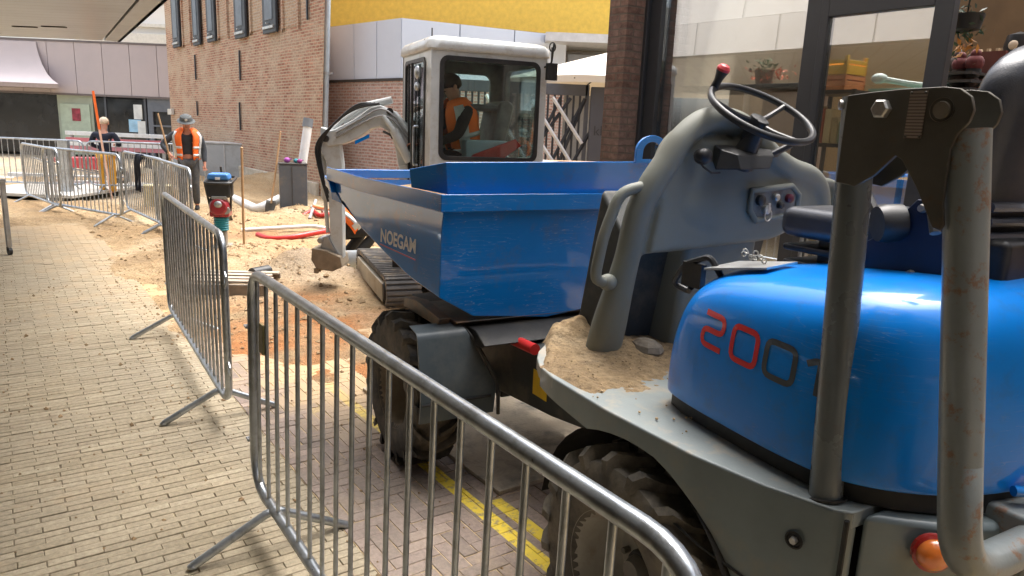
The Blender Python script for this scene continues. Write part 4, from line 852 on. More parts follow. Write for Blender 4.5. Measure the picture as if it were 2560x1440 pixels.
# sand load
p=MB(); rs_=[]
for i in range(25):
    x=-.37+i*1.28/24; row=[]
    for j_ in range(19):
        y=-.075-(1.095)*j_/18; c=math.sin(PI*j_/18)
        z=1.36+.05*c*math.sin(PI*min(1,i/24*.8+.25))+.02*fbm(x,y,4)+.012*fbm(x,y,14)-.10*sstep(.35,.95,x)
        row.append((x,y,min(z,1.44)))
    rs_.append(row)
p.add([v for r_ in rs_ for v in r_],[(i*19+j_,(i+1)*19+j_,(i+1)*19+j_+1,i*19+j_+1) for i in range(24) for j_ in range(18)])
sl=p.build('sand_load',m_sand,None,autosm=180); sl.matrix_world=D.matrix_basis; sl.location=D.location; sl.rotation_euler=D.rotation_euler; so_=sl.modifiers.new('t','SOLIDIFY'); so_.thickness=-.02
tag(sl,'heap of pale sand lying in the blue dumper skip','sand')
# footplate and rear body
edge=[(-1.02,-.24),(-1.13,-.12),(-1.20,-.07),(-1.28,-.03),(-1.40,-.008),(-1.7,-.0),(-2.05,-.022),(-2.25,-.062),(-2.405,-.118),(-2.43,-.15)]
fr=[(-.96,-.40),(-.95,-.75)]
def mir(l): return [(x,2*YC-y) for x,y in l][::-1]
outl=edge[::-1]+fr; outl=outl+mir(outl[:-1])
p=MB()
# plate: solid 5 cm
p.prism(outl,.855,.90,'z'); p.build('footplate',M('worn_footplate_paint',(.25,.28,.275),.42,0,.12,5,dirt=(.43,.35,.25),damt=.6,dsc=6,bump=.05,bsc=120,lo=.5,hi=.6),D,bev=.006,bseg=3)
def side(sgn,y0):
    # skirt with wheel arch, follows the plan edge
    xs=[-1.30,-1.34,-1.38,-1.44,-1.5,-1.56,-1.62,-1.68,-1.74,-1.80,-1.86,-1.92,-1.98,-2.03,-2.08,-2.13,-2.17,-2.205,-2.235,-2.26,-2.30,-2.36,-2.405,-2.428]
    def ye(x):
        for (xa,ya),(xb,yb) in zip(edge,edge[1:]):
            if xb<=x<=xa: return ya+(yb-ya)*(x-xa)/(xb-xa)
        return edge[-1][1]
    def zl(x):
        d=x+1.8; R=.462
        if abs(d)<R: z=.39+math.sqrt(R*R-d*d)
        else: z=.39
        if d>0: z=max(z,.80+.09*(x+1.8)-.0)
        return min(z-.012,.842) if d>0 else min(z,.842)
    vs=[]
    for x in xs:
        y=ye(x); 
        for (yy,zz) in ((y+.002,.894),(y+.002,zl(x)),(y-.02,zl(x)),(y-.02,.852)): vs.append((x,yy if sgn>0 else 2*YC-yy,zz))
    n=len(xs); p=MB(); p.add(vs,[(i*4+c,i*4+(c+1)%4,i*4+4+(c+1)%4,i*4+4+c) for i in range(n-1) for c in range(4)]+[(0,1,2,3),((n-1)*4+3,(n-1)*4+2,(n-1)*4+1,(n-1)*4)])
    return p.build('side_panel',m_grey,D,autosm=50)
side(1,0); side(-1,0)
p=MB(); p.prism([(-1.25,.85),(-1.30,.62),(-1.36,.55),(-1.55,.50),(-2.05,.50),(-2.42,.42),(-2.55,.45),(-2.55,.85)],-.30,-1.20,'y'); p.build('rear_chassis',m_dark,D,bev=.01)
p=MB() # wheel-arch liner plates
ring=[]
for k in range(17):
    a=rad(8)+rad(150)*k/16; ring.append((-1.8-.458*math.cos(PI-a)*1,.39+.458*math.sin(a)))
vs=[]
for (x,z) in ring: vs+=[(x,-.025,min(z,.848)),(x,-.30,min(z,.848))]
p.add(vs,[(2*i,2*i+1,2*i+3,2*i+2) for i in range(16)]); p.build('arch_liner',m_dark,D)
# seam, bolt hole in skirt
p=MB(); p.tube([(-1.985,-.008,.70),(-2.10,-.026,.665),(-2.25,-.058,.64),(-2.42,-.125,.62)],.0035,6); p.tube([(-2.432,-.125,.40),(-2.432,-.125,.885)],.006,6); p.build('panel_seam',m_dark,D)
p=MB(); p.lathe([(0,.0),(.016,0),(.018,.004),(.022,.004)],(-2.335,-.087,.795),(-.25,1,0),20); bh=p.build('bolt_recess',m_dark,D); p=MB(); p.lathe([(0,.012),(.008,.012),(.0095,.006),(.0095,0)],(-2.335,-.087,.795),(-.25,1,0),6); p.build('bolt',m_bolt,bh)
# counterweight
cwp=[(-2.437,-.165),(-2.50,-.235),(-2.56,-.31),(-2.60,-.40),(-2.615,-.55)]; cwp=cwp+mir(cwp); cwp=[(-2.437,-.165)]+cwp[1:]
p=MB(); p.prism(cwp,.42,.895,'z'); p.build('counterweight',m_grey,D,bev=.018,bseg=3)
p=MB(); p.prism([(-2.50,-.42),(-2.665,-.42),(-2.665,-1.08),(-2.50,-1.08)],.60,.93,'z'); p.build('rear_block',m_rops,D,bev=.012)
lc=Vector((-2.545,-.268,.835)); ln_=Vector((-.75,.62,.05)).normalized()
p=MB(); p.lathe([(.0,.0),(.044,.0),(.044,.012),(.037,.016)],lc,ln_,24); lm=p.build('tail_lamp',M('lamp_base_red',(.35,.02,.015),.3,0,.1,9,coat=.6),D)
p=MB(); p.lathe([(.037,.014),(.035,.024),(.025,.034),(.008,.038),(0,.038)],lc,ln_,24); p.build('lens',M('orange_lens',(.85,.22,.04),.15,0,.1,30,coat=1.),lm)
# hood
ho=[(-1.70,-.75),(-1.70,-.45),(-1.70,-.32),(-1.715,-.24),(-1.75,-.19),(-1.82,-.165),(-1.95,-.148),(-2.1,-.135),(-2.22,-.128),(-2.33,-.132),(-2.41,-.16),(-2.48,-.222),(-2.535,-.30),(-2.575,-.40),(-2.60,-.52),(-2.61,-.75)]
ho=ho+[(x,2*YC-y) for x,y in ho[1:-1]][::-1]
prof=[(.955,.012,0),(.950,.0,0),(.96,-.002,0),(1.05,-.004,.003),(1.13,-.001,.015),(1.20,.005,.035),(1.25,.014,.06),(1.29,.036,.09),(1.32,.075,.125),(1.338,.13,.17),(1.348,.22,.24),(1.353,.42,.36)]
cx_,hl=-2.155,.455
rings=[]
for (z,d,df) in prof:
    r_=[]
    for (x,y) in ho:
        dx=df if x>-1.95 else 0
        fx=1-(df if x>cx_ else d*.75)/hl; fy=1-d/.61
        X=cx_+(x-cx_)*max(.15,fx); Y=YC+(y-YC)*max(.12,fy); t=sstep(-1.9,-2.6,X) if False else max(0,min(1,(-X-1.85)/.75))
        r_.append((X,Y,.95+(z-.95)*(1+.20*t)))
    rings.append(r_)
p=MB(); p.loft(rings); hood=p.build('engine_hood',m_blue,D,sub=2,autosm=180)
p=MB(); p.prism([(x*.985-.03,YC+(y-YC)*.955) for x,y in ho],.902,.96,'z'); p.build('hood_seal',m_dark,D)
# 2001 badge, wrapped on the hood
def stroke(paths,mat,org,w=.0155):
    p=MB(); rings=[]
    for pts,cl in paths:
        P=[Vector((q[0],0,q[1])) for q in pts]; P=fillet([tuple(v) for v in P],.022,4,cl)
        # densify
        Q=[];m_=len(P)
        for i in range(m_ if cl else m_-1):
            a,b_=P[i],P[(i+1)%m_]; k_=max(1,int((b_-a).length/.006))
            for k in range(k_): Q.append(a.lerp(b_,k/k_))
        if not cl: Q.append(P[-1])
        n=len(Q); vs=[];fs=[]
        for i in range(n):
            t=((Q[(i+1)%n]-Q[i-1]) if cl else (Q[min(i+1,n-1)]-Q[max(i-1,0)])).normalized(); nn=Vector((-t.z,0,t.x))*w/2
            for k in (-1,0,1): vs.append(Q[i]+nn*k)
        for i in range(n if cl else n-1):
            j_=(i+1)%n
            for k in (0,1): fs.append((i*3+k,i*3+k+1,j_*3+k+1,j_*3+k))
        vs=[(org[0]-v.x,-.10,org[1]+v.z-v.x*org[2]) for v in vs]; p.add(vs,fs)
    o=p.build('badge_digit',mat,hood,smooth=False)
    s_=o.modifiers.new('s','SHRINKWRAP'); s_.target=hood; s_.wrap_method='PROJECT'; s_.use_project_x=False; s_.use_project_y=True; s_.use_project_z=False; s_.use_negative_direction=True; s_.use_positive_direction=True; s_.offset=.0018
    return o
W_,H_=.088,.086
two=[([(0,H_),(W_*.92,H_),(W_*.92,H_*.5),(0,H_*.5),(0,0),(W_*.92,0)],False)]
zero=[([(0,0),(W_,0),(W_,H_),(0,H_)],True)]
one=[([(0,H_*.78),(W_*.4,H_),(W_*.4,0)],False)]
oz=1.150; ox=-1.912; sl_=-.035
for i,(pp,mm) in enumerate(((two,m_text_r),(zero,m_text_r),(zero,m_text_g),(one,m_text_g))):
    dx_=i*.120; stroke(pp,mm,(ox-dx_,oz-dx_*.045,0.045))
# hood latch and chain
p=MB(); p.tube(fillet([(-1.83,-.30,1.30),(-1.80,-.27,1.365),(-1.70,-.27,1.325),(-1.655,-.27,1.255),(-1.70,-.30,1.235),(-1.735,-.27,1.26)],.02,4),.0095,8); p.build('latch_handle',m_black,D)
p=MB(); p.box((-1.70,-.26,1.262),(-1.78,-.28,1.335)); p.build('latch_plate',m_dark,D)
p=MB(); p.add([(-1.81,-.24,1.328),(-2.0,-.28,1.362),(-2.0,-.40,1.372),(-1.81,-.38,1.342),(-1.81,-.24,1.334),(-2.0,-.28,1.368),(-2.0,-.40,1.378),(-1.81,-.38,1.348)],[(0,1,2,3),(7,6,5,4),(0,4,5,1),(1,5,6,2),(2,6,7,3),(3,7,4,0)]); p.build('hinge_plate',m_bolt,D)
p=MB()
for k in range(7):
    a=Vector((-1.87-.012*k,-.33+.006*math.sin(k*2),1.382+.010*math.sin(k*1.9))); p.tube([a+Vector((.0085*math.cos(t),.006*math.sin(t)*(k%2),.007*math.sin(t))) for t in [2*PI*i/8 for i in range(8)]],.0022,5,close=True)
p.build('chain',m_bolt,D)
# sand lying on the footplate
p=MB(); nn_=120; mm_=170; vs=[];ok=[]
for i in range(nn_+1):
    for j_ in range(mm_+1):
        x=-.955-.95*i/nn_; y=-.0-1.5*j_/mm_; h=.020*fbm(x,y,3.2)+.014*fbm(x+5,y,9)+.006*fbm(x,y,40)-.001
        h+=.05*math.exp(-((x+1.03)**2/.010+(y+.32)**2/.02))*(1+fbm(x,y,9))+.035*math.exp(-((x+1.0)**2/.012+(y+.75)**2/.2))+.035*math.exp(-((x+1.25)**2/.01+(y+.42)**2/.02))
        h+=.012*(1-sstep(-1.15,-1.3,-(-x)) if False else sstep(-1.85,-1.3,x)) - .022*sstep(-1.45,-1.90,x) 
        eg=min(1,max(0,(-.015-y)/.05)); h=h*eg-.004*(1-eg)
        h-=.05*(1-sstep(.0,.05,((-.96-x)+.0)+0*y)) if y>-.40 else .0
        # corner cut of the plate
        if x>-1.28: 
            ylim=-.03-.75*(x+1.28) if x>-1.28 else 0; h-=.06*sstep(-.02,.03,y-ylim+.01)
        vs.append((x,y,.9005+h))
p.add(vs,[(i*(mm_+1)+j_,(i+1)*(mm_+1)+j_,(i+1)*(mm_+1)+j_+1,i*(mm_+1)+j_+1) for i in range(nn_) for j_ in range(mm_) if max(vs[k][2] for k in (i*(mm_+1)+j_,(i+1)*(mm_+1)+j_,(i+1)*(mm_+1)+j_+1,i*(mm_+1)+j_+1))>.9008])
sd=p.build('spilt_sand',m_sand,None,autosm=180); sd.location=D.location; sd.rotation_euler=D.rotation_euler; tag(sd,'spilt sand lying in clumps on the dumper footplate','sand')
st_=MB(); st_.sph((-1.33,-.47,.925),(.075,.055,.04),8,6); st_=st_.build('stone',M('grey_brown_stone',(.20,.17,.13),.9,0,.3,20,bump=.5,bsc=40),None,smooth=False); st_.location=D.location; st_.rotation_euler=D.rotation_euler; tag(st_,'grey brown stone beside the foot of the dumper console','stone')
cr2=MB(); rr2=random.Random(77)
for _ in range(110):
    x=rr2.uniform(-1.95,-1.0); y=-.02-abs(rr2.gauss(0,.28)); r_=rr2.uniform(.0018,.006)
    if y<-1.4: continue
    if x>-1.28 and y>-.03-.75*(x+1.28)-.02: continue
    cr2.sph((x,y,.9035+r_*.5+(.012 if x>-1.5 else 0)),(r_,r_*.8,r_*.7),6,4)
cr2=cr2.build('sand_crumbs',M('plate_crumbs',(.46,.33,.19),.9,0,.5,30),None); cr2.location=D.location; cr2.rotation_euler=D.rotation_euler; tag(cr2,'small crumbs of soil scattered over the dumper footplate','gravel',kind='stuff')
# console
p=MB()
arch=smooth_path([(-1.235,-.315,.885),(-1.275,-.318,1.05),(-1.325,-.325,1.25),(-1.355,-.34,1.42),(-1.375,-.375,1.52),(-1.385,-.435,1.61),(-1.39,-.50,1.70),(-1.39,-.60,1.762),(-1.39,-.72,1.765),(-1.39,-.82,1.73),(-1.39,-.93,1.655),(-1.385,-1.06,1.60),(-1.385,-1.18,1.57),(-1.38,-1.25,1.52),(-1.37,-1.29,1.44)],5)
rr_=[]
for q in arch: rr_.append(.050 if q.z<1.2 and q.y>-.4 else .046)
arch=[Vector((q.x,q.y-.018*(1-sstep(1.3,1.6,q.z)) if q.y>-.45 else q.y,q.z)) for q in arch]; p.tube(arch,[.066-.020*sstep(.95,1.30,q.z) if q.y>-.5 else .045 for q in arch],20)
p.loft([[(-1.40,y,z) for y,z in ((-.39,1.30),(-.43,1.52),(-.57,1.69),(-.80,1.70),(-1.0,1.60),(-1.22,1.54),(-1.24,1.40),(-1.0,1.33),(-.55,1.31))],[(-1.30,y,z) for y,z in ((-.38,1.28),(-.42,1.52),(-.56,1.70),(-.82,1.72),(-1.02,1.62),(-1.27,1.56),(-1.28,1.38),(-1.0,1.30),(-.55,1.28))]])
# inner panel and lower belly
for (c,r_) in (((-1.345,-.80,1.455),(.075,.44,.15)),((-1.34,-.62,1.60),(.055,.20,.16)),((-1.34,-.80,1.56),(.055,.30,.13)),((-1.345,-1.08,1.47),(.065,.22,.11)),((-1.33,-.52,1.44),(.06,.18,.12))): p.sph(c,r_,20,14)
cons=p.build('console',m_cons,D,remesh=.008,smo=7)
p=MB(); p.prism([(-1.30,.89),(-1.34,1.40),(-1.20,1.42),(-1.08,.89)],-.62,-1.0,'y'); p.build('pedestal',m_cons,D,bev=.03,bseg=3)
p=MB(); p.prism([(-1.16,.89),(-1.25,1.35),(-1.10,1.5),(-.98,.89)],-.38,-1.15,'y'); p.build('bulkhead',M('bulkhead_grey',(.045,.048,.046),.6,0,.2,6,dirt=(.16,.13,.09),damt=.4),D,bev=.02)
p=MB(); p.tube(fillet([(-1.38,-.37,1.535),(-1.36,-.270,1.512),(-1.345,-.222,1.36),(-1.33,-.205,1.20),(-1.315,-.30,1.19)],.045,5),.020,12); p.sph((-1.32,-.275,1.19),(.032,.034,.03)); p.build('grab_handle',m_cons,D)
p=MB(); p.tube(fillet([(-1.38,-1.26,1.55),(-1.38,-1.36,1.54),(-1.375,-1.37,1.34),(-1.37,-1.27,1.33)],.045,5),.0175,12); p.build('grab_handle',m_cons,D)
# steering column shroud and wheel
p=MB(); p.loft([[(-1.40,-.64,1.62),(-1.40,-.86,1.62),(-1.40,-.86,1.68),(-1.40,-.64,1.68)],[(-1.455,-.60,1.595),(-1.455,-.87,1.605),(-1.455,-.87,1.67),(-1.455,-.62,1.665)],[(-1.52,-.66,1.60),(-1.52,-.80,1.605),(-1.50,-.84,1.65),(-1.50,-.66,1.65)]]); p.tube([(-1.45,-.86,1.645),(-1.475,-.95,1.69)],.013,8); p.lathe([(0,-.06),(.055,-.06),(.04,0),(.028,.07),(.024,.12),(0,.12)],(-1.45,-.75,1.665),(-.5,0,.87),16)
p.sph((-1.45,-.545,1.640),(.03,.035,.03)); p.sph((-1.44,-.88,1.655),(.02,.05,.016)); p.build('column_shroud',m_black,D,bev=.014,bseg=3)
p=MB(); p.tube([(-1.44,-.52+.0,1.64),(-1.46,-.54,1.605),(-1.46,-.58,1.585),(-1.45,-.63,1.585)],.004,6); p.lathe([(.022,0),(.022,.012),(0,.014)],(-1.45,-.53,1.64),(-.6,.6,.3),14); p.build('indicator_stalk',m_black,D)
tl=rad(30); u=Vector((0,1,0)); v=Vector((math.cos(tl),0,math.sin(tl))); nw=Vector((-math.sin(tl),0,math.cos(tl))); sc=Vector((-1.50,-.75,1.794))
p=MB(); p.tube([sc+(u*math.cos(a)+v*math.sin(a))*.188 for a in [2*PI*k/48 for k in range(48)]],.0125,12,close=True); swm=p.build('steering_wheel',m_black,D,autosm=180)
p=MB(); hub=sc-nw*.035
for a in (rad(20),rad(160),rad(270)): p.tube(smooth_path([hub,hub+(u*math.cos(a)+v*math.sin(a))*.08+nw*.008,sc+(u*math.cos(a)+v*math.sin(a))*.183],4),[.0095]*9,8)
p.lathe([(0,.02),(.028,.018),(.034,0),(.03,-.06),(0,-.06)],hub,nw,20); p.build('spokes',m_black,swm)
a=rad(58); kb=sc+(u*math.cos(a)+v*math.sin(a))*.188
p=MB(); p.lathe([(0,0),(.016,0),(.014,.03),(.019,.055),(.024,.07),(0,.07)],kb,nw,16); kn=p.build('spinner_knob',m_black,swm)
p=MB(); p.lathe([(.0235,.070),(.0235,.078),(.016,.088),(0,.091)],kb,nw,16); p.build('knob_cap',M('red_knob',(.62,.05,.06),.35,0,.06,20),kn)
# dash panel with ignition
dn=Vector((-1,0,.12)).normalized(); 
p=MB(); dpn=[(-.835,1.515),(-1.03,1.53),(-1.07,1.50),(-1.07,1.455),(-1.03,1.43),(-.87,1.415),(-.835,1.45)]
p.prism([(y,z) for y,z in dpn],-1.430,-1.405,'x'); dpnl=p.build('dash_panel',M('dash_grey',(.17,.165,.15),.5,0,.2,30,dirt=(.06,.05,.04),damt=.8),D,bev=.006)
p=MB(); cx0,cz0=-.953,1.473
p.tube([(-1.428,cx0+(y-cx0)*1.10,cz0+(z-cz0)*1.12) for y,z in dpn],.012,8,close=True); p.build('dash_surround',m_cons,dpnl,autosm=180)
for (y,z,r_,mm) in ((-.865,1.485,.02,m_black),(-.90,1.45,.017,m_bolt),(-.945,1.495,.014,m_bolt),(-.975,1.465,.014,m_black),(-1.02,1.49,.017,M('wine_button',(.10,.015,.03),.35,0,.1,20))):
    p=MB(); p.lathe([(r_,0),(r_,.016),(r_*.6,.02),(0,.02)],(-1.431,y,z),(-1,0,0),14); p.build('switch',mm,dpnl)
p=MB(); p.tube([(-1.45,-.90+.018*math.cos(t),1.43+.022*math.sin(t)) for t in [2*PI*i/12 for i in range(12)]],.003,6,close=True); p.box((-1.45,-.905,1.44),(-1.453,-.895,1.475)); p.build('key',m_bolt,dpnl)
# seat
def cush(p,x0,x1,y0,y1,z0,z1): p.box((x0,y0,z0),(x1,y1,z1))
seat=MB(); seat.box((-1.83,-.50,1.425),(-2.30,-1.0,1.515)); seat=seat.build('seat',m_vinyl,D,bev=.035,bseg=4)
p=MB(); p.box((-1.85,-.51,1.385),(-2.30,-.99,1.405)); p.box((-1.86,-.505,1.345),(-2.30,-.995,1.36)); p.box((-1.95,-.54,1.33),(-2.30,-.96,1.43)); p.build('seat_base',m_black,seat,bev=.008)
p=MB(); p.prism([(-2.04,1.39),(-2.17,1.475),(-2.255,1.575),(-2.30,1.575),(-2.36,1.42),(-2.36,1.36),(-2.05,1.36)],-.488,-.498,'y'); br_=p.build('seat_bracket',M('dark_blue_black_steel',(.012,.022,.05),.4,.1,.15,9),seat,bev=.003)
for (x,z) in ((-2.275,1.555),(-2.13,1.405),(-2.27,1.39)):
    p=MB(); p.lathe([(0,.014),(.009,.014),(.011,.006),(.011,0)],(x,-.488,z),(0,1,0),10); p.build('bolt',m_bolt,br_)
p=MB(); p.lathe([(0,.0),(.045,.0),(.05,-.02),(.048,-.06),(0,-.07)],(-2.18,-.455,1.505),(.5,.8,-.1),20); p.build('recliner_knob',m_black,seat)
p=MB(); p.tube([(-2.03,-.60,1.585),(-2.09,-.58,1.52)],.012,8); p.build('lever',m_black,seat)
bk=MB(); rings=[]
for k in range(11):
    t=k/10; z=1.44+t*.52; w=.262*(1-.10*(1-t)**2)*(1 if t<.75 else math.sqrt(max(.05,1-((t-.75)/.27)**2))); xo=-2.34-.075*t; th=.055
    rg=[]
    for a in range(20):
        an=2*PI*a/20; c,s_=math.cos(an),math.sin(an); rg.append((xo-(.0)+th*math.copysign(abs(s_)**.6,s_)*(1.0)+.03*(c*c),YC+w*math.copysign(abs(c)**.55,c),z))
    rings.append(rg)
bk.loft(rings); bk=bk.build('backrest',m_vinyl,D,sub=1,autosm=180)
p=MB(); p.tube(fillet([(-2.455,-.58,1.56),(-2.475,-.56,1.80),(-2.475,-.94,1.80),(-2.455,-.92,1.56)],.06,5,True),.007,8,close=True); p.build('piping',m_black,bk)
p=MB(); p.box((-2.30,-.53,1.385),(-2.46,-.97,1.50)); p.build('back_hinge',m_black,D,bev=.02)
for z_ in (1.50,1.535,1.57):
    p=MB(); p.tube([(-2.405,-.53,z_),(-2.43,-.75,z_),(-2.405,-.97,z_)],.012,8); p.build('bellows_fold',m_vinyl,bk)
# roll bar
for sgn in (1,-1):
    def Yf(y): return y if sgn>0 else 2*YC-y
    p=MB(); p.tube([(-2.353,Yf(-.154),.88),(-2.300,Yf(-.154),1.80)],.037,24); p.build('roll_bar_post',M('dark_grey_post_paint',(.15,.168,.172),.27,.15,.1,5,dirt=(.16,.10,.06),damt=.35,dsc=8,bump=.04,bsc=100,lo=.56,hi=.7) if sgn>0 else m_rops,D,autosm=60)
    p=MB(); p.tube([(-2.353,Yf(-.154),.897),(-2.352,Yf(-.154),.902)],.047,24); p.build('post_socket',m_dark,D)
    for yy,side_ in ((-.108,1),(-.200,0)):
        poly=[(-2.30,1.80),(-2.36,1.806),(-2.42,1.810),(-2.50,1.812),(-2.53,1.808),(-2.552,1.793),(-2.560,1.770),(-2.555,1.748),(-2.538,1.727),(-2.530,1.70),(-2.532,1.60),(-2.540,1.560),(-2.536,1.548),(-2.52,1.552),(-2.48,1.62),(-2.44,1.675),(-2.425,1.682),(-2.385,1.640),(-2.345,1.615),(-2.30,1.62)]
        if not side_: poly=[(x_-.0 if x_>-2.5 else x_-.0,z_) for x_,z_ in poly]
        p=MB(); p.prism(poly,Yf(yy),Yf(yy-.010),'y'); pl_=p.build('hinge_plate',m_steel if sgn>0 else m_rops,D,bev=.002)
        if side_:
            f=1 if sgn>0 else -1
            p=MB(); p.lathe([(0,.016),(.016,.016),(.0195,.012),(.0195,0)],(-2.385,Yf(yy),1.772),(0,f,0),6); p.build('bolt_head',m_bolt,pl_,bev=.001)
            p=MB(); p.lathe([(0,.004),(.015,.004),(.0165,0)],(-2.503,Yf(yy),1.770),(0,f,0),20); p.lathe([(.022,.0),(.023,.0015),(.0225,0)],(-2.503,Yf(yy),1.770),(0,f,0),20); p.build('pin_end',M('worn_pin',(.20,.17,.13),.4,.5,.2,20),pl_)
            p=MB(); p.box((-2.438,Yf(yy),1.716),(-2.472,Yf(yy)+f*.002,1.806)); rp_=p.build('rating_plate',stripes('worn_rating_plate',(.22,.17,.13),(.11,.08,.06),.006,.0025,'Z',.5,.25),pl_)
            p=MB()
            for x_ in(-2.441,-2.469):
                for z_ in (1.72,1.802): p.lathe([(0,.003),(.0022,.002),(.0028,0)],(x_,Yf(yy)+f*.002,z_),(0,f,0),8)
            p.build('rivet',m_steel,rp_)
    p=MB(); p.tube([(-2.29,Yf(-.154),1.775),(-2.265,Yf(-.150),1.775)],.005,8); p.lathe([(.004,0),(.0105,.0),(.0105,.018),(.005,.018)],(-2.285,Yf(-.135),1.782),(.6,.75,0),14); p.build('stop_screw',m_bolt,D)
p=MB(); pth=fillet([(-2.532,-.154,1.735),(-2.625,-.154,1.105),(-2.660,-.154,.878),(-2.660,2*YC+.154,.878),(-2.625,2*YC+.154,1.10),(-2.532,2*YC+.154,1.735)],[0,.0,.20,.20,.0,0],12); p.tube(pth,.0385,24); p.build('folded_roll_bar',m_rops,D,autosm=60)
p=MB(); p.cyl((-2.60,-.45,.965),(-2.66,-.56,.96),.012); p.tube([(-2.66,-.56,.96),(-2.68,-.80,.958)],.012,8); p.build('rear_hose',m_skip,D)
for sgn in(1,):
    p=MB(); p.tube([(-2.42,-.30,1.52),(-2.33,-.36,1.70)],.012,8); p.build('gas_strut',m_black,D)
# ================= EXCAVATOR =================
EX=thing('excavator','pale grey mini excavator with a black framed glass cab digging behind the blue skip','excavator',(-.78,6.5,0),rad(23))
m_ci=M('cab_interior_dark',(.12,.125,.12),.6,0,.3,10); m_cabgl=glassmat('cab_glass',(.90,.98,.96),.0,.9)
LX,LY,Z0,Z1=1.11,1.0,1.05,2.46
# cab shell: frames on four sides
def frame(p,o,u,w,h0,h1,a,b_,c,d,th,n):
    "panel from o along u (0..w), z h0..h1 with a window a..b x c..d, thickness th along n"
    u=Vector(u); n=Vector(n); o=Vector(o); 
    def q(x,z,k): return tuple(o+u*x+n*(th*k)+Vector((0,0,z)))
    n_=28; out=[];inn=[]
    r=.07
    def rr(x0,x1,z0,z1,r):
        pts=[]
        for (cx,cz,s0) in ((x1-r,z1-r,0),(x0+r,z1-r,90),(x0+r,z0+r,180),(x1-r,z0+r,270)):
            for k in range(7): an=rad(s0+90*k/6); pts.append((cx+r*math.cos(an),cz+r*math.sin(an)))
        return pts
    O=rr(0,w,h0,h1,.001); I=rr(a,b_,c,d,r); n_=len(O)
    vs=[q(x,z,0) for x,z in O]+[q(x,z,1) for x,z in O]+[q(x,z,0) for x,z in I]+[q(x,z,1) for x,z in I]
    f=[]
    for i in range(n_):
        j_=(i+1)%n_; f+=[(i,j_,2*n_+j_,2*n_+i),(n_+j_,n_+i,3*n_+i,3*n_+j_),(i,n_+i,n_+j_,j_),(2*n_+j_,3*n_+j_,3*n_+i,2*n_+i)]
    p.add(vs,f)
p=MB(); frame(p,(0,0,0),(1,0,0),LX,Z0,2.36,.085,LX-.075,1.42,2.31,.045,(0,1,0)); p.build('side_panel',m_exc,EX,bev=.006)
def pane(p,o,u,a,b_,c,d,n,th=.006):
    o=Vector(o);u=Vector(u);n=Vector(n)
    V=[o+u*x+Vector((0,0,z)) for x,z in ((a,c),(b_,c),(b_,d),(a,d))]; p.add([tuple(v) for v in V]+[tuple(v+n*th) for v in V],[(0,1,2,3),(7,6,5,4),(0,4,5,1),(1,5,6,2),(2,6,7,3),(3,7,4,0)])
p=MB(); frame(p,(0,-.008,0),(1,0,0),.001+LX,0,0,0,0,0,0,0,(0,1,0)) if False else None
def seal(p,o,u,a,b_,c,d,r0,n,w=.03,th=.012):
    o=Vector(o);u=Vector(u);n=Vector(n); 
    def rr(x0,x1,z0,z1,r):
        pts=[]
        for (cx,cz,s0) in ((x1-r,z1-r,0),(x0+r,z1-r,90),(x0+r,z0+r,180),(x1-r,z0+r,270)):
            for k in range(7): an=rad(s0+90*k/6); pts.append((cx+r*math.cos(an),cz+r*math.sin(an)))
        return pts
    O=rr(a-.008,b_+.008,c-.008,d+.008,r0+.008); I=rr(a+w,b_-w,c+w,d-w,max(.01,r0-w*.5)); n_=len(O); vs=[]
    for k in (0,1):
        for L_ in (O,I): vs+=[tuple(o+u*x+n*(th*k)+Vector((0,0,z))) for x,z in L_]
    f=[]
    for i in range(n_):
        j_=(i+1)%n_; f+=[(i,j_,n_+j_,n_+i),(2*n_+j_,2*n_+i,3*n_+i,3*n_+j_),(i,2*n_+i,2*n_+j_,j_),(n_+j_,3*n_+j_,3*n_+i,n_+i)]
    p.add(vs,f)
p=MB(); seal(p,(0,-.010,0),(1,0,0),.085,LX-.075,1.42,2.31,.07,(0,1,0),.032,.02); ws=p.build('side_window',m_black,EX,bev=.003)
p=MB(); pane(p,(0,.004,0),(1,0,0),.10,LX-.09,1.44,2.29,(0,1,0)); p.build('glass',m_cabgl,ws,smooth=False)
# far side, front (left) and rear (right)
p=MB(); frame(p,(0,LY-.04,0),(1,0,0),LX,Z0,2.36,.44,.92,1.25,2.24,.04,(0,1,0)); p.build('far_panel',m_ci,EX)
p=MB(); pane(p,(0,LY-.02,0),(1,0,0),.43,.93,1.24,2.25,(0,1,0)); p.build('far_window',m_cabgl,EX,smooth=False)
p=MB(); frame(p,(LX-.04,.045,0),(0,1,0),LY-.09,Z0,2.36,.05,LY-.13,1.42,2.29,.04,(1,0,0)); p.build('rear_panel',m_ci,EX)
p=MB(); pane(p,(LX-.02,.045,0),(0,1,0),.04,LY-.12,1.41,2.30,(1,0,0)); p.build('rear_window',m_cabgl,EX,smooth=False)
p=MB(); frame(p,(0,.045,0),(0,1,0),LY-.09,Z0,2.36,.13,LY-.17,1.12,2.30,.045,(1,0,0)); p.build('front_panel',m_exc,EX,bev=.004)
p=MB(); seal(p,(-.012,.045,0),(0,1,0),.13,LY-.17,1.12,2.30,.06,(1,0,0),.03,.02); fw=p.build('windscreen',m_black,EX,bev=.003)
p=MB(); pane(p,(.0,.045,0),(0,1,0),.15,LY-.19,1.14,2.28,(1,0,0)); p.build('glass',m_cabgl,fw,smooth=False)
p=MB(); p.tube([(-.03,.50,1.15),(-.035,.50,2.27)],.013,8); p.tube([(-.03,.62,1.15),(-.035,.62,2.27)],.010,8); p.tube([(-.05,.36,1.30),(-.05,.36,1.75)],.016,8); p.build('screen_rail',m_black,fw)
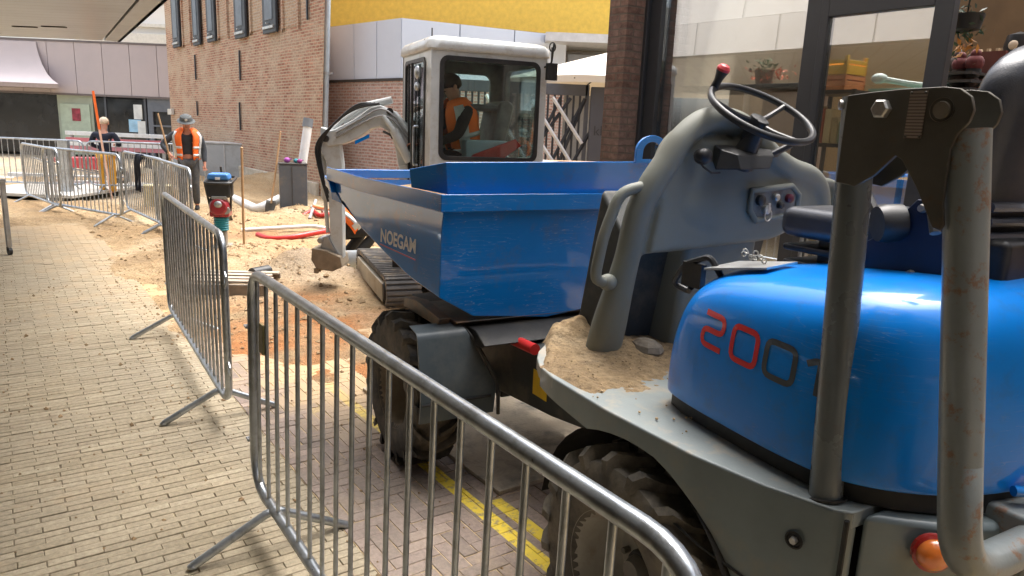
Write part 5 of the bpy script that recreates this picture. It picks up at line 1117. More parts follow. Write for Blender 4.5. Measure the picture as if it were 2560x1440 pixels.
p=MB(); p.tube(fillet([(-.03,.30,1.35),(-.07,.30,1.35),(-.07,.30,1.70),(-.03,.30,1.70)],.03),.012,8); p.sph((-.06,.22,2.17),(.03,.05,.06)); p.sph((-.06,.24,2.05),(.025,.04,.04)); p.build('lamp_and_grip',m_galv,fw)
p=MB(); rings=[]
for (z,d) in ((2.355,-.02),(2.37,-.035),(2.43,-.03),(2.465,.0),(2.482,.05),(2.487,.12)):
    rings.append([(x,y,z) for x,y in [(v.x,v.y) for v in fillet([(d,d,0),(LX-d,d,0),(LX-d,LY-d,0),(d,LY-d,0)],.10,5,True)]])
p.loft(rings); p.build('roof',m_exc,EX,autosm=50)
p=MB(); p.tube([(.09,.3,2.48),(.09,.3,2.57)],.006,6); p.box((.55,.4,2.485),(.60,.45,2.52)); p.sph((-.0,.18,2.44),(.02,.02,.02)); p.build('roof_fittings',m_dark,EX)
p=MB(); p.tube(fillet([(LX-.03,-.0,2.28),(LX-.01,-.10,2.30),(LX-.0,-.12,2.48)],.03),.010,8); p.tube([(LX-.01,-.10,2.45),(LX-.01,-.10,2.25)],.007,6); p.box((LX-.055,-.13,2.16),(LX+.045,-.08,2.31)); p.tube([(LX-.01+.03*math.cos(t),-.11,2.45+.04*math.sin(t)) for t in [2*PI*i/12 for i in range(12)]],.007,6,close=True); p.build('mirror',m_black,EX,bev=.008)
p=MB(); p.box((.0,-.0,.82),(LX,LY,1.049)); p.build('cab_base',m_exc,EX,bev=.03)
# seat and controls inside
p=MB(); p.box((.36,.28,1.25),(.80,.72,1.42)); p.prism([(.66,1.40),(.80,1.40),(.92,1.93),(.86,1.98),(.76,1.95)],.28,.72,'y'); p.box((.45,.30,1.87),(.90,.70,1.93)); p.build('driver_seat',m_ci,EX,bev=.03)
p=MB(); p.box((.38,.12,1.42),(.80,.26,1.60)); p.build('arm_console',M('cab_console',(.38,.48,.52),.5),EX,bev=.02)
p=MB(); p.prism([(.40,1.425),(.72,1.425),(.92,1.56),(.86,1.62),(.45,1.47)],.085,.118,'y'); p.build('red_guard',m_red,EX,bev=.005)
p=MB(); p.box((.02,.05,1.05),(.14,.9,1.38)); p.tube([(.20,.35,1.3),(.16,.36,1.58)],.014,8); p.sph((.16,.36,1.6),(.03,.03,.04)); p.build('control_levers',m_ci,EX)
# engine deck, counterweight, undercarriage
p=MB(); rings=[]
for (z,d) in ((.70,.06),(.74,0),(1.25,0),(1.36,.06),(1.40,.16)):
    rings.append([(v.x,v.y,z) for v in fillet([(.45+d,LY+.02+d,0),(1.75-d,.25+d,0),(1.75-d,1.45-d,0),(.9,1.65-d,0),(.45+d,1.55-d,0)],.2,5,True)])
p.loft(rings); p.build('engine_cover',m_exc,EX,autosm=40)
p=MB(); p.lathe([(0,.42),(.42,.42),(.42,.72),(0,.72)],(.45,1.05,0),(0,0,1),28); p.box((.05,.0,.70),(1.6,1.5,.83)); p.build('slew_ring',m_dark,EX,bev=.01)
# tracks are in world direction: build in world then parent with inverse rotation
EI=Matrix.Rotation(-rad(23),4,'Z')@Matrix.Translation((.78,-6.5,0))
def track(x0,y0,dx,dy,Lt,w=.32):
    d=Vector((dx,dy,0)).normalized(); n=Vector((-d.y,d.x,0)); h=.31; r=h/2
    prof=[(r-r*math.sin(PI*k/10),r+r*math.cos(PI*k/10)) for k in range(11)]
    prof=[(x,z) for x,z in prof]+[(Lt-r+r*math.sin(PI*k/10),r-r*math.cos(PI*k/10)) for k in range(11)]
    p=MB(); p.m=EI; c0=Vector((x0,y0,0))
    def W3(x,yy,z): return c0+d*x+n*yy+Vector((0,0,z))
    inn=[(Lt/2+(x-Lt/2)*(1-.045/(Lt/2)),r+(z-r)*.80) for x,z in prof]
    m_=len(prof); vs=[W3(x,0,z) for x,z in prof]+[W3(x,w,z) for x,z in prof]+[W3(x,0,z) for x,z in inn]+[W3(x,w,z) for x,z in inn]; f=[]
    for i in range(m_):
        j_=(i+1)%m_; f+=[(i,j_,2*m_+j_,2*m_+i),(m_+j_,m_+i,3*m_+i,3*m_+j_),(i,m_+i,m_+j_,j_),(2*m_+j_,3*m_+j_,3*m_+i,2*m_+i)]
    p.add(vs,f)
    per=[(Vector((a[0],a[1])),Vector((b_[0],b_[1]))) for a,b_ in zip(prof,prof[1:]+prof[:1])]
    for a,b_ in per:
        L_=(b_-a).length; k_=max(1,int(L_/.09))
        for k in range(k_):
            q=a.lerp(b_,(k+.5)/k_); t=(b_-a).normalized(); o_=Vector((t.y,-t.x)); 
            if (q-Vector((Lt/2,r))).dot(o_)<0: o_=-o_
            vs=[]
            for yy in (-.005,w+.005):
                for (s_,e) in ((-.02,-.004),(.02,-.004),(.014,.022),(-.014,.022)): c=q+t*s_+o_*e; vs.append(W3(c.x,yy,c.y))
            p.add(vs,[(0,1,2,3),(7,6,5,4),(0,4,5,1),(1,5,6,2),(2,6,7,3),(3,7,4,0)])
    tr=p.build('track',M('dusty_track_rubber',(.13,.125,.12),.8,0,.25,8,dirt=(.4,.31,.2),damt=.7),EX)
    p=MB(); p.m=EI; pr_=[(.14,.07),(.17,.245),(Lt-.17,.245),(Lt-.14,.07)]; vs=[W3(x,yy,z) for yy in (-.02,w+.02) for x,z in pr_]; p.add(vs,[(0,1,2,3),(7,6,5,4),(0,4,5,1),(1,5,6,2),(2,6,7,3),(3,7,4,0)]); p.build('track_frame',m_cream,tr,bev=.01)
    p=MB(); p.m=EI
    for x_ in (.17,Lt-.17): p.lathe([(0,-.012),(.08,-.012),(.105,.02),(.105,w-.02),(.08,w+.012),(0,w+.012)],W3(x_,0,.155),n,20)
    p.build('sprocket',m_dark,tr)
tdx,tdy=.36,-.93
track(-1.80,8.15,tdx,tdy,1.80)
track(-.85,8.55,tdx,tdy,1.80)
p=MB(); p.m=EI; p.box((-1.2,7.0,.22),(-.3,8.1,.45)); p.build('undercarriage',m_dark,EX,bev=.03)
# blade at the far end
p=MB(); p.m=EI@Matrix.Translation((-2.02,8.35,0))@Matrix.Rotation(math.atan2(.36,.93),4,'Z')
p.prism([(.0,-.04),(-.05,.08),(-.03,.20),(.0,.24),(.03,.22),(.0,.10),(.035,-.04)],-.05,1.45,'x'); p.box((.3,-.9,.12),(.4,0,.2)); p.box((1.0,-.9,.12),(1.1,0,.2)); p.build('dozer_blade',M('blade_grey',(.40,.43,.46),.4,.3,.1,8,dirt=(.3,.25,.17),damt=.5),EX,bev=.005)
# boom, dipper, bucket (world coordinates through EI)
def beam(pts,name,mat,w,par=EX,bev=.012):
    p=MB(); p.m=EI; rings=[]
    for (x,y,zb,zt,ox) in pts:
        # section perpendicular to the path is approximated by slanted lower/upper edge points
        rings.append([(x,y-w/2,zb),(x+ox,y-w/2,zt),(x+ox,y+w/2,zt),(x,y+w/2,zb)])
    p.loft(rings); return p.build(name,mat,par,bev=bev)
YB=7.2
p=MB(); p.m=EI
up=[(-.98,1.30),(-1.02,1.55),(-1.10,1.72),(-1.20,1.83),(-1.34,1.885),(-1.43,1.86),(-1.60,1.74),(-1.78,1.64),(-1.86,1.62)]
lw=[(-1.90,1.53),(-1.84,1.47),(-1.70,1.50),(-1.56,1.56),(-1.42,1.66),(-1.34,1.68),(-1.26,1.64),(-1.20,1.52),(-1.16,1.30)]
p.prism(up+lw,YB-.09,YB+.09,'y'); boom=p.build('boom',m_exc,EX,bev=.014)
p=MB(); p.m=EI; p.box((-1.15,YB-.12,1.05),(-.75,YB+.12,1.32)); p.cyl((-1.1,YB-.14,1.28),(-1.1,YB+.14,1.28),.05); p.build('swing_bracket',m_exc,EX,bev=.01)
p=MB(); p.m=EI; p.cyl((-1.04,YB-.14,1.36),(-1.20,YB-.14,1.66),.045); p.cyl((-1.20,YB-.14,1.66),(-1.30,YB-.14,1.78),.025); p.tube([(-1.24,YB-.0,1.94),(-1.48,YB,1.88),(-1.72,YB,1.72)],.036,12); p.cyl((-1.72,YB,1.72),(-1.86,YB,1.60),.02); p.build('hydraulic_ram',m_exc,boom)
p=MB(); p.m=EI
for o_ in (.01,.055): p.tube(smooth_path([(-1.06,YB-.10,1.62-o_),(-1.20,YB-.12,1.80-o_),(-1.34,YB-.12,1.86-o_*1.4),(-1.55,YB-.11,1.74-o_),(-1.76,YB-.11,1.62-o_)],5),.010,8)
p.build('steel_line',m_galv2,boom)
p=MB(); p.m=EI
for o_ in (0,.04,.08): p.tube(smooth_path([(-1.34-o_,YB-.1,1.90),(-1.56,YB-.14,1.84+o_*.4),(-1.76,YB-.14,1.70),(-1.90-o_*.5,YB-.13,1.50),(-1.90-o_*.4,YB-.12,1.28),(-1.84,YB-.12,1.02-o_)],5),.011,8)
p.tube(smooth_path([(-1.04,YB-.12,1.30),(-1.08,YB-.16,1.45),(-1.18,YB-.15,1.58),(-1.30,YB-.13,1.64)],5),.013,8)
p.build('hose',m_black,boom)
for c_ in ((-1.20,YB-.095,1.60),(-1.24,YB-.095,1.83),(-1.86,YB-.095,1.55)):
    p=MB(); p.m=EI; p.lathe([(0,.0),(.033,.0),(.033,.03),(0,.03)],c_,(0,-1,0),12); p.build('pivot_pin',m_dark,boom)
p=MB(); p.m=EI; p.add([(-1.44,YB-.093,1.575),(-1.58,YB-.093,1.505),(-1.58,YB-.093,1.54),(-1.44,YB-.093,1.61)],[(0,1,2,3)]); p.build('blue_sticker',m_blue,boom,smooth=False)
p=MB(); p.m=EI; p.prism([(-1.92,1.66),(-1.80,1.62),(-1.74,1.50),(-1.715,1.30),(-1.715,.30),(-1.835,.30),(-1.86,1.30),(-1.93,1.45)],YB-.07,YB+.07,'y'); dip=p.build('dipper_arm',m_exc,EX,bev=.01)
p=MB(); p.m=EI; p.cyl((-1.93,YB,1.42),(-1.90,YB,.95),.035); p.cyl((-1.90,YB,.95),(-1.88,YB,.62),.02); p.build('bucket_ram',m_exc,dip)
p=MB(); p.m=EI; p.prism([(-1.76,.42),(-1.86,.60),(-1.92,.58),(-1.93,.44),(-1.90,.34),(-1.80,.30)],YB-.10,YB+.10,'y'); p.cyl((-1.93,YB-.12,.55),(-1.93,YB+.12,.55),.03); p.build('quick_hitch',m_galv2,dip,bev=.008)
p=MB(); p.m=EI; out=[(-2.0,.48),(-1.86,.46),(-1.72,.40),(-1.70,.30),(-1.80,.25),(-1.96,.27),(-2.01,.36)]; p.prism(out,YB-.16,YB+.16,'y'); [p.box((-1.99,YB+k*.09-.012,.22),(-1.94,YB+k*.09+.012,.275)) for k in (-1.5,-.5,.5,1.5)]; p.build('bucket',M('muddy_bucket',(.25,.2,.14),.8,.1,.3,8),dip,bev=.01)
# ================= PEOPLE =================
def skin(name,V,Ed,mat,parent,sub=2):
    "V: {key:(co,radius)}; first key is the root"
    bm=bmesh.new(); lay=bm.verts.layers.skin.verify(); ks=list(V); m={}
    for i,k in enumerate(ks):
        co,r=V[k]; v=bm.verts.new(co); r=(r,r) if isinstance(r,(int,float)) else r; v[lay].radius=r; v[lay].use_root=(i==0); m[k]=v
    for a,b_ in Ed: bm.edges.new((m[a],m[b_]))
    me=bpy.data.meshes.new(name); bm.to_mesh(me); bm.free(); me.materials.append(mat)
    o=bpy.data.objects.new(name,me); COL.objects.link(o); o.parent=parent
    s_=o.modifiers.new('skin','SKIN'); s_.use_smooth_shade=True; s_.branch_smoothing=.6
    u_=o.modifiers.new('sub','SUBSURF'); u_.levels=sub; u_.render_levels=sub
    return o
def person(loc,rz,label,J,shirt,trouser,group=None,vest=None,vestgap=0.,sleeve='long',hat=None,hair=m_hair,boots=m_blk,head_tilt=0.,skinmat=m_skin,vband=True):
    "J: joints in local space, facing -y: hip, chest, neck, head, sh_l/r, el_l/r, ha_l/r, hp_l/r, kn_l/r, an_l/r"
    t=thing('person',label,'person',loc,rz,group); J={k:Vector(v) for k,v in J.items()}
    hip,ch,nk,hd=J['hip'],J['chest'],J['neck'],J['head']
    V={'hip':(hip,.11),'ch':(ch,.125),'nk0':(nk-(nk-ch)*.15,.06),'nk':(nk,.050),'hb':(hd-(hd-nk).normalized()*.05,.075),'ht':(hd+(hd-nk).normalized()*.045,.088)}
    E=[('hip','ch'),('ch','nk0'),('nk0','nk'),('nk','hb'),('hb','ht')]
    for s_ in 'lr':
        V['sh'+s_]=(J['sh_'+s_],.052); V['el'+s_]=(J['el_'+s_],.040); V['ha'+s_]=(J['ha_'+s_],.026); V['hp'+s_]=(J['hp_'+s_],.085); V['kn'+s_]=(J['kn_'+s_],.058); V['an'+s_]=(J['an_'+s_],.040)
        d=(J['ha_'+s_]-J['el_'+s_]).normalized(); side_=d.cross(Vector((0,1,.2))).normalized(); pl_=J['ha_'+s_]+d*.065; V['pa'+s_]=(pl_,(.032,.018))
        E+=[('ch','sh'+s_),('sh'+s_,'el'+s_),('el'+s_,'ha'+s_),('ha'+s_,'pa'+s_),('hip','hp'+s_),('hp'+s_,'kn'+s_),('kn'+s_,'an'+s_)]
        bend=Vector((0,-1,0)); 
        for k in range(4):
            o_=side_*(k-1.5)*.019; a=pl_+d*.035+o_; b_=a+d*(.032-.004*abs(k-1))+bend*.012; V['f%d%s'%(k,s_)]=(a,.0085); V['g%d%s'%(k,s_)]=(b_,.007); E+=[('pa'+s_,'f%d%s'%(k,s_)),('f%d%s'%(k,s_),'g%d%s'%(k,s_))]
        a=pl_-d*.02-side_*.032+bend*.01; V['t'+s_]=(a,.010); V['u'+s_]=(a+d*.035+bend*.012,.008); E+=[('pa'+s_,'t'+s_),('t'+s_,'u'+s_)]
    body=skin('body',V,E,skinmat,t)
    # facial features
    up_=(hd-nk).normalized(); fw=Vector((0,-1,0)); fw=(Matrix.Rotation(head_tilt,3,'X')@fw).normalized()
    rt=up_.cross(fw).normalized()
    p=MB(); c=hd+fw*.088; p.sph(hd+fw*.090-up_*.012,(.013,.02,.022),10,8); [p.sph(hd+rt*s_*.088-up_*.01,(.012,.02,.03),8,6) for s_ in(-1,1)]; p.build('nose_and_ears',skinmat,body)
    p=MB(); [p.sph(hd+rt*s_*.032+fw*.079+up_*.010,(.011,.008,.007),8,6) for s_ in(-1,1)]; p.sph(hd+fw*.080-up_*.052,(.025,.008,.006),8,6); p.build('eyes_and_mouth',m_hair,body)
    # hair cap
    p=MB(); p.sph((0,0,0),(.098,.104,.100),20,14)
    hm=p; hm.v=[v for v in hm.v]
    rot=Vector((0,0,1)).rotation_difference(up_).to_matrix(); nv=[]
    for v in hm.v:
        v=Vector(v); 
        if v.z<0 and v.y<.02: v=v*.80
        if v.z<-.045: v=v*.86
        nv.append(tuple(hd+rot@Vector((v.x,v.y+.012,v.z+.022))))
    hm.v=nv; hb=hm.build('hair',hair,body,autosm=180)
    if hat:
        p=MB(); q=hd+up_*.055; p.lathe([(.0,.085),(.06,.080),(.095,.055),(.108,.0),(.110,-.012),(.0,-.012)],q,up_,24)
        br=Matrix.Rotation(0,3,'X'); 
        p.lathe([(.10,-.014),(.150,-.028),(.152,-.022),(.10,-.004)],q+fw*.012,up_,24); hh=p.build('hat',hat,t)
        p=MB(); p.lathe([(0,.004),(.022,.003),(.024,0)],q+up_*.035+fw*.103,fw,12); p.build('hat_badge',m_refl,hh)
    # shirt / jacket
    V={'hip':(hip+Vector((0,0,.02 if hat else -.10)),(.165,.12)),'wa':(hip.lerp(ch,.45),(.155,.115)),'ch':(ch,(.178,.130)),'nk0':(nk-(nk-ch)*.22,(.085,.075))}
    E=[('hip','wa'),('wa','ch'),('ch','nk0')]
    for s_ in 'lr':
        V['sh'+s_]=(J['sh_'+s_],.072); V['el'+s_]=(J['el_'+s_],.056); E+=[('ch','sh'+s_),('sh'+s_,'el'+s_)]
        if sleeve=='long': V['ha'+s_]=(J['ha_'+s_]-(J['ha_'+s_]-J['el_'+s_])*.08,.040); E+=[('el'+s_,'ha'+s_)]
    skin('shirt',V,E,shirt,t)
    V={'hip':(hip-Vector((0,0,.02)),(.158,.118))};E=[]
    for s_ in 'lr':
        V['hp'+s_]=(J['hp_'+s_],.100); V['md'+s_]=(J['hp_'+s_].lerp(J['kn_'+s_],.5),.092); V['kn'+s_]=(J['kn_'+s_],.074); V['cf'+s_]=(J['kn_'+s_].lerp(J['an_'+s_],.45),.070); V['an'+s_]=(J['an_'+s_]+Vector((0,0,.03)),.060); E+=[('hip','hp'+s_),('hp'+s_,'md'+s_),('md'+s_,'kn'+s_),('kn'+s_,'cf'+s_),('cf'+s_,'an'+s_)]
    skin('trousers',V,E,trouser,t)
    for s_ in 'lr':
        a=J['an_'+s_]; V={'a':(a+Vector((0,0,.05)),.054),'b':(a+Vector((0,.01,-.02)),.052),'h':(a+Vector((0,.04,-.045)),.038),'t':(a+Vector((0,-.13,-.05)),(.045,.03))}
        skin('boot',V,[('a','b'),('b','h'),('b','t')],boots,t,1)
    if vest:
        ax=(nk-hip); rings=[]; n=30
        spec=[(-.02,.205,.155),(.18,.195,.150),(.42,.205,.158),(.66,.228,.168),(.80,.225,.160),(.92,.165,.130),(1.0,.105,.10)]
        zax=ax.normalized(); xax=(J['sh_l']-J['sh_r']).normalized(); yax=zax.cross(xax).normalized()
        g0=vestgap; segs=[]
        m_dx=0
        for (u,rx,ry) in spec:
            c=hip+ax*u; row=[]
            for k in range(n+1):
                an=-PI/2+g0+(2*PI-2*g0)*k/n; row.append(c+xax*rx*math.cos(an)+yax*ry*math.sin(an)+zax*(.035*max(0,abs(math.cos(an))-.3) if u>.85 else 0))
            rings.append(row)
        def sheet(i0,i1,k0,k1,off,name,mat,par):
            p=MB(); R_=[]
            for u in i0:
                R_.append(u)
            p.add([v for r_ in R_ for v in r_[k0:k1]],[(i*(k1-k0)+k,i*(k1-k0)+k+1,(i+1)*(k1-k0)+k+1,(i+1)*(k1-k0)+k) for i in range(len(R_)-1) for k in range(k1-k0-1)])
            o=p.build(name,mat,par,autosm=180); s2=o.modifiers.new('t','SOLIDIFY'); s2.thickness=off; s2.offset=1; return o
        vo=sheet(rings,None,0,n+1,.012,'hi_vis_vest',vest,t)
        if vband:
            def row_at(u,ex):
                for i in range(len(spec)-1):
                    if spec[i][0]<=u<=spec[i+1][0]:
                        f=(u-spec[i][0])/(spec[i+1][0]-spec[i][0]); c=hip+ax*u
                        return [ (a.lerp(b_,f)-c)*ex+c for a,b_ in zip(rings[i],rings[i+1])]
            for u0,u1 in ((.10,.18),(.36,.44)):
                sheet([row_at(u0,1.09),row_at(u1,1.09)],None,0,n+1,.006,'reflective_band',m_refl,vo)
            for k0 in (3,n-6):
                sheet([row_at(u,1.09) for u in (.02,.2,.4,.6,.78,.9)],None,k0,k0+4,.006,'reflective_band',m_refl,vo)
    return t
base=dict(hip=(0,0,.95),chest=(0,0,1.27),neck=(0,-.0,1.48),head=(0,-.02,1.62),sh_l=(.19,0,1.40),sh_r=(-.19,0,1.40),el_l=(.26,.02,1.13),el_r=(-.26,.02,1.13),ha_l=(.27,-.10,.90),ha_r=(-.27,-.10,.90),hp_l=(.09,0,.88),hp_r=(-.09,0,.88),kn_l=(.11,-.02,.48),kn_r=(-.11,-.02,.48),an_l=(.12,.02,.09),an_r=(-.12,.02,.09))
def J(**k): d=dict(base); d.update(k); return d
# worker in orange vest (faces the camera, looks down)
wl=Vector((-5.92,13.1,.02)); wr=math.atan2(-wl.x,wl.y)*1.0
w1=person(wl,wr*1.0+rad(0),'person in an open orange vest and grey brimmed hat, looking down, holding a broom',
 J(head=(.0,-.085,1.585),neck=(0,-.03,1.46),chest=(0,-.0,1.25),sh_l=(.20,-.01,1.39),sh_r=(-.20,-.01,1.39),el_r=(-.41,-.03,1.18),ha_r=(-.29,-.22,1.03),el_l=(.27,.02,1.10),ha_l=(.27,-.08,.86),kn_l=(.10,-.06,.48),an_l=(.11,.0,.09)),
 M('charcoal_shirt',(.035,.04,.048),.85,0,.2,14),m_gcloth,vest=m_org,vestgap=.42,sleeve='long',hat=M('grey_hat',(.10,.11,.11),.8,0,.2,30),head_tilt=.45,skinmat=M('tanned_skin',(.50,.22,.14),.5,0,.06,14))
st=thing('broom','long wooden broom handle held by the worker in the orange vest','broom',wl,wr)
p=MB(); p.tube([(-.24,-.25,.02),(-.30,-.25,1.02),(-.44,-.20,1.72)],.014,8); p.build('handle',m_wood,st); p=MB(); p.box((-.44,-.28,0),(-.06,-.22,.06)); p.build('head',m_dark,st,bev=.01)
# worker in navy, back to the camera, holding an orange measuring staff
wl2=Vector((-9.02,15.96,-.12)); wr2=math.atan2(-wl2.x,wl2.y)+rad(180-25)
w2=person(wl2,wr2,'fair haired person in navy jacket and yellow trousers holding an orange staff, back turned',
 J(head=(0,-.05,1.62),neck=(0,-.02,1.47),el_l=(.33,-.06,1.14),ha_l=(.14,-.24,1.05),el_r=(-.30,-.05,1.15),ha_r=(-.10,-.26,1.15),sh_l=(.20,0,1.39),sh_r=(-.20,0,1.39)),
 m_navy,m_yel,hair=M('fair_hair',(.62,.50,.36),.6,0,.2,40),skinmat=m_skin)
sf_=thing('measuring_staff','tall orange and white measuring staff held upright by the worker in navy','staff',(-8.78,15.55,0),0)
p=MB(); p.tube([(.05,0,-.1),(-.10,0,1.36)],.022,8); p.build('lower_part',M('pale_orange_staff',(.80,.50,.36),.5,0,.1,6),sf_); p=MB(); p.tube([(-.10,0,1.3601),(-.17,0,2.15)],.026,8); p.build('upper_part',M('orange_staff',(.90,.16,.02),.5,0,.05,6),sf_)
# driver
sa=rad(23); dl=Vector((-.78,6.5,0))+Vector((math.cos(sa),math.sin(sa),0))*.40+Vector((-math.sin(sa),math.cos(sa),0))*.48
dj=J(hip=(0,.10,.50),chest=(0,.03,.80),neck=(0,-.02,1.01),head=(0,-.07,1.14),sh_l=(.19,.02,.94),sh_r=(-.19,.02,.94),el_l=(.24,-.10,.70),el_r=(-.24,-.10,.70),ha_l=(.22,-.30,.62),ha_r=(-.22,-.30,.62),hp_l=(.09,.06,.46),hp_r=(-.09,.06,.46),kn_l=(.12,-.32,.48),kn_r=(-.12,-.32,.48),an_l=(.12,-.36,.12),an_r=(-.12,-.36,.12))
dl.z=.94
w3=person(dl,sa-rad(90)+rad(8),'person with short dark hair in an orange vest sitting in the excavator cab',dj,m_blk,m_blk,vest=m_org,vestgap=.3,hair=m_hair,vband=True)
# crouching worker behind the arm
wl4=Vector((-2.03,9.05,-.06)); wr4=rad(60)
w4=person(wl4,rad(127),'person crouching in an orange vest and black trousers behind the excavator arm',
 J(hip=(0,.12,.50),chest=(0,-.14,.72),neck=(0,-.32,.84),head=(0,-.42,.90),sh_l=(.19,-.24,.80),sh_r=(-.19,-.24,.80),el_l=(.24,-.36,.55),el_r=(-.24,-.36,.55),ha_l=(.16,-.48,.34),ha_r=(-.16,-.48,.34),hp_l=(.10,.10,.47),hp_r=(-.10,.10,.47),kn_l=(.16,-.22,.42),kn_r=(-.16,-.22,.42),an_l=(.14,.06,.09),an_r=(-.14,.06,.09)),
 M('grey_jumper',(.16,.15,.17),.85,0,.2,14),m_blk,vest=m_org,vestgap=.85)
# ================= SITE ODDS AND ENDS =================
rm_=thing('rammer','red and black petrol rammer with blue cap and turquoise bellows, standing in sand','rammer',(-3.81,9.29,.03),rad(12))
p=MB(); p.prism([(-.11,0),(.11,0),(.115,.04),(.10,.06),(-.10,.06),(-.115,.04)],-.16,.17,'y'); p.box((-.06,-.06,.06),(.06,.08,.24)); p.build('foot',M('rammer_foot',(.27,.25,.21),.6,.3,.2,9,dirt=(.3,.22,.12),damt=.6),rm_,bev=.012)
p=MB(); prof=[(.02,.24)]
for k in range(6): prof+=[(.085,.245+.03*k),(.098,.26+.03*k),(.085,.272+.03*k)]
prof+=[(.02,.425)]; p.lathe(prof,seg=24); p.build('bellows',M('turquoise_rubber',(.02,.22,.27),.5,0,.1,12,dirt=(.3,.24,.15),damt=.4),rm_)
p=MB(); p.box((-.12,-.12,.43),(.12,.12,.58)); p.lathe([(0,-.17),(.10,-.17),(.12,-.12),(.12,.02),(0,.02)],(.0,0,.56),(0,1,0),20); p.build('engine',M('dark_red_engine',(.28,.015,.025),.35,0,.2,9,coat=.3),rm_,bev=.02)
p=MB(); p.sph((.0,-.17,.60),(.05,.03,.045)); p.box((-.08,-.15,.66),(.10,-.10,.70)); p.lathe([(.0,0),(.05,0),(.05,.03),(0,.03)],(.09,-.12,.52),(0,-1,0),14); p.build('fuel_parts',m_galv2,rm_,bev=.006)
p=MB(); p.box((-.15,-.13,.68),(.15,.13,.90)); p.box((-.12,-.10,.575),(-.02,.14,.68)); p.build('housing',m_black,rm_,bev=.03,bseg=3)
p=MB(); p.tube(fillet([(-.16,-.14,.86),(-.17,.28,.92),(.17,.28,.92),(.16,-.14,.86)],.08,5,True),.018,10,close=True); p.tube([(-.16,-.10,.86),(-.12,0,.50)],.015,8); p.tube([(.16,-.10,.86),(.12,0,.50)],.015,8); p.build('handle',m_black,rm_)
p=MB(); p.prism([(-.14,.90),(.14,.90),(.12,.985),(-.12,.985)],-.12,.12,'y'); p.build('fuel_cap_cover',M('mid_blue_plastic',(.05,.20,.50),.4,0,.1,9),rm_,bev=.03,bseg=3)
p=MB(); p.box((-.03,-.125,.905),(.03,-.1205,.94)); p.build('label',m_white,rm_,smooth=False)
def shovel(loc,rz,lean,label,length=1.25,blade=True,name='shovel',mt=m_wood):
    t=thing(name,label,name,loc,rz); t.rotation_euler=(lean,0,rz)
    p=MB(); p.tube([(0,0,.25),(0,.01,.7),(0,0,length)],.017,8); p.sph((0,0,length),(.02,.02,.015),8,6); p.build('handle',mt,t)
    p=MB(); 
    vs=[];n=7
    for i in range(6):
        z=.30-i*.06; w=.11*(1 if i<3 else (1-.12*(i-2)**1.3))
        for k in range(n): x=-w+2*w*k/(n-1); vs.append((x,.02*math.cos(x/w*PI/2)-.01*i*.6,z))
    p.add(vs,[(i*n+k,i*n+k+1,(i+1)*n+k+1,(i+1)*n+k) for i in range(5) for k in range(n-1)]); o=p.build('blade',m_steel,t); s_=o.modifiers.new('t','SOLIDIFY'); s_.thickness=.004
    return t
shovel((-3.55,9.35,-.22),rad(40),rad(2),'wooden handled spade stuck upright in the sand right of the rammer',1.56)
shovel((-4.42,12.9,0),rad(-20),rad(-14),'long wooden handled spade leaning at the grey bin',1.55)
shovel((-4.42,11.2,.0),rad(120),rad(-8),'short black handled spade standing behind the rammer',.98,mt=m_black)
bn=thing('litter_bin','tall dark grey metal bin with odds and ends on its top','bin',(-4.10,13.3,0),rad(20))
p=MB(); p.box((-.24,-.2,-.1),(.24,.22,.93)); p.build('body',M('slate_bin',(.085,.10,.12),.45,0,.1,4,dirt=(.25,.2,.14),damt=.3,dsc=3),bn,bev=.012)
p=MB(); p.box((-.25,-.21,.931),(.25,.23,.955)); p.box((-.03,-.212,-.08),(-.022,-.2015,.90)); p.build('lid',m_seam,bn,smooth=False)
for (x,y,r_,c,nm) in ((-.1,0,.06,(.35,.08,.35),'purple'),(.05,.05,.05,(.05,.3,.35),'teal'),(.14,-.04,.05,(.3,.05,.2),'wine red')):
    p=MB(); p.sph((0,0,r_*.8),(r_,r_,r_*.8),12,8); p.tube([(0,0,r_),(r_*1.5,0,r_*1.2)],.01,6); o=p.build('cloth_bundle',M(nm.replace(' ','_')+'_cloth',c,.8,0,.3,20),None); o.location=Vector((-4.10+x,13.3+y,.956)); tag(o,'%s crumpled bundle lying on top of the grey bin'%nm,'bundle')
def ptube(name,pts,r,mat,label,cat,fil=.12,seg=12,group=None):
    p=MB(); p.tube(fillet(pts,fil,6),r,seg); o=p.build(name,mat,None,autosm=60); return tag(o,label,cat,group)
ptube('pipe',[(-4.16,13.6,.05),(-3.98,13.9,1.62)],.085,m_white,'long white plastic pipe leaning upright against the brick corner','pipe')
pc=MB(); pc.tube([(-3.99,13.89,1.60),(-3.97,13.92,1.76)],.095,14); tag(pc.build('pipe_socket',M('grey_socket',(.18,.2,.22),.5),None),'short grey pipe socket capping the upright white pipe','pipe')
ptube('pipe',[(-6.3,15.6,.10),(-4.72,13.15,.09),(-4.45,13.6,.26)],.085,m_white,'thick white drain pipe with a bent end lying in the sand below the brick wall','pipe',.22)
ptube('pipe',[(-4.05,10.6,.09),(-3.1,11.0,.14),(-2.6,10.8,.10)],.030,m_white,'thin pale pipe lying in the sand above the red hose','pipe')
ptube('hose',smooth_path([(-3.72,10.35,.07),(-3.45,10.1,.06),(-3.15,10.15,.09),(-2.9,10.45,.12),(-2.6,10.9,.14)],6),.04,m_red,'bright red flexible duct curving over the sand','hose',.001)
ptube('hose',smooth_path([(-3.75,12.4,.05),(-3.6,12.7,.16),(-3.4,12.5,.12),(-3.2,12.8,.12),(-3.0,12.3,.08)],6),.04,m_red,'coil of red duct beside the grey bin','hose',.001)
r=random.Random(8)
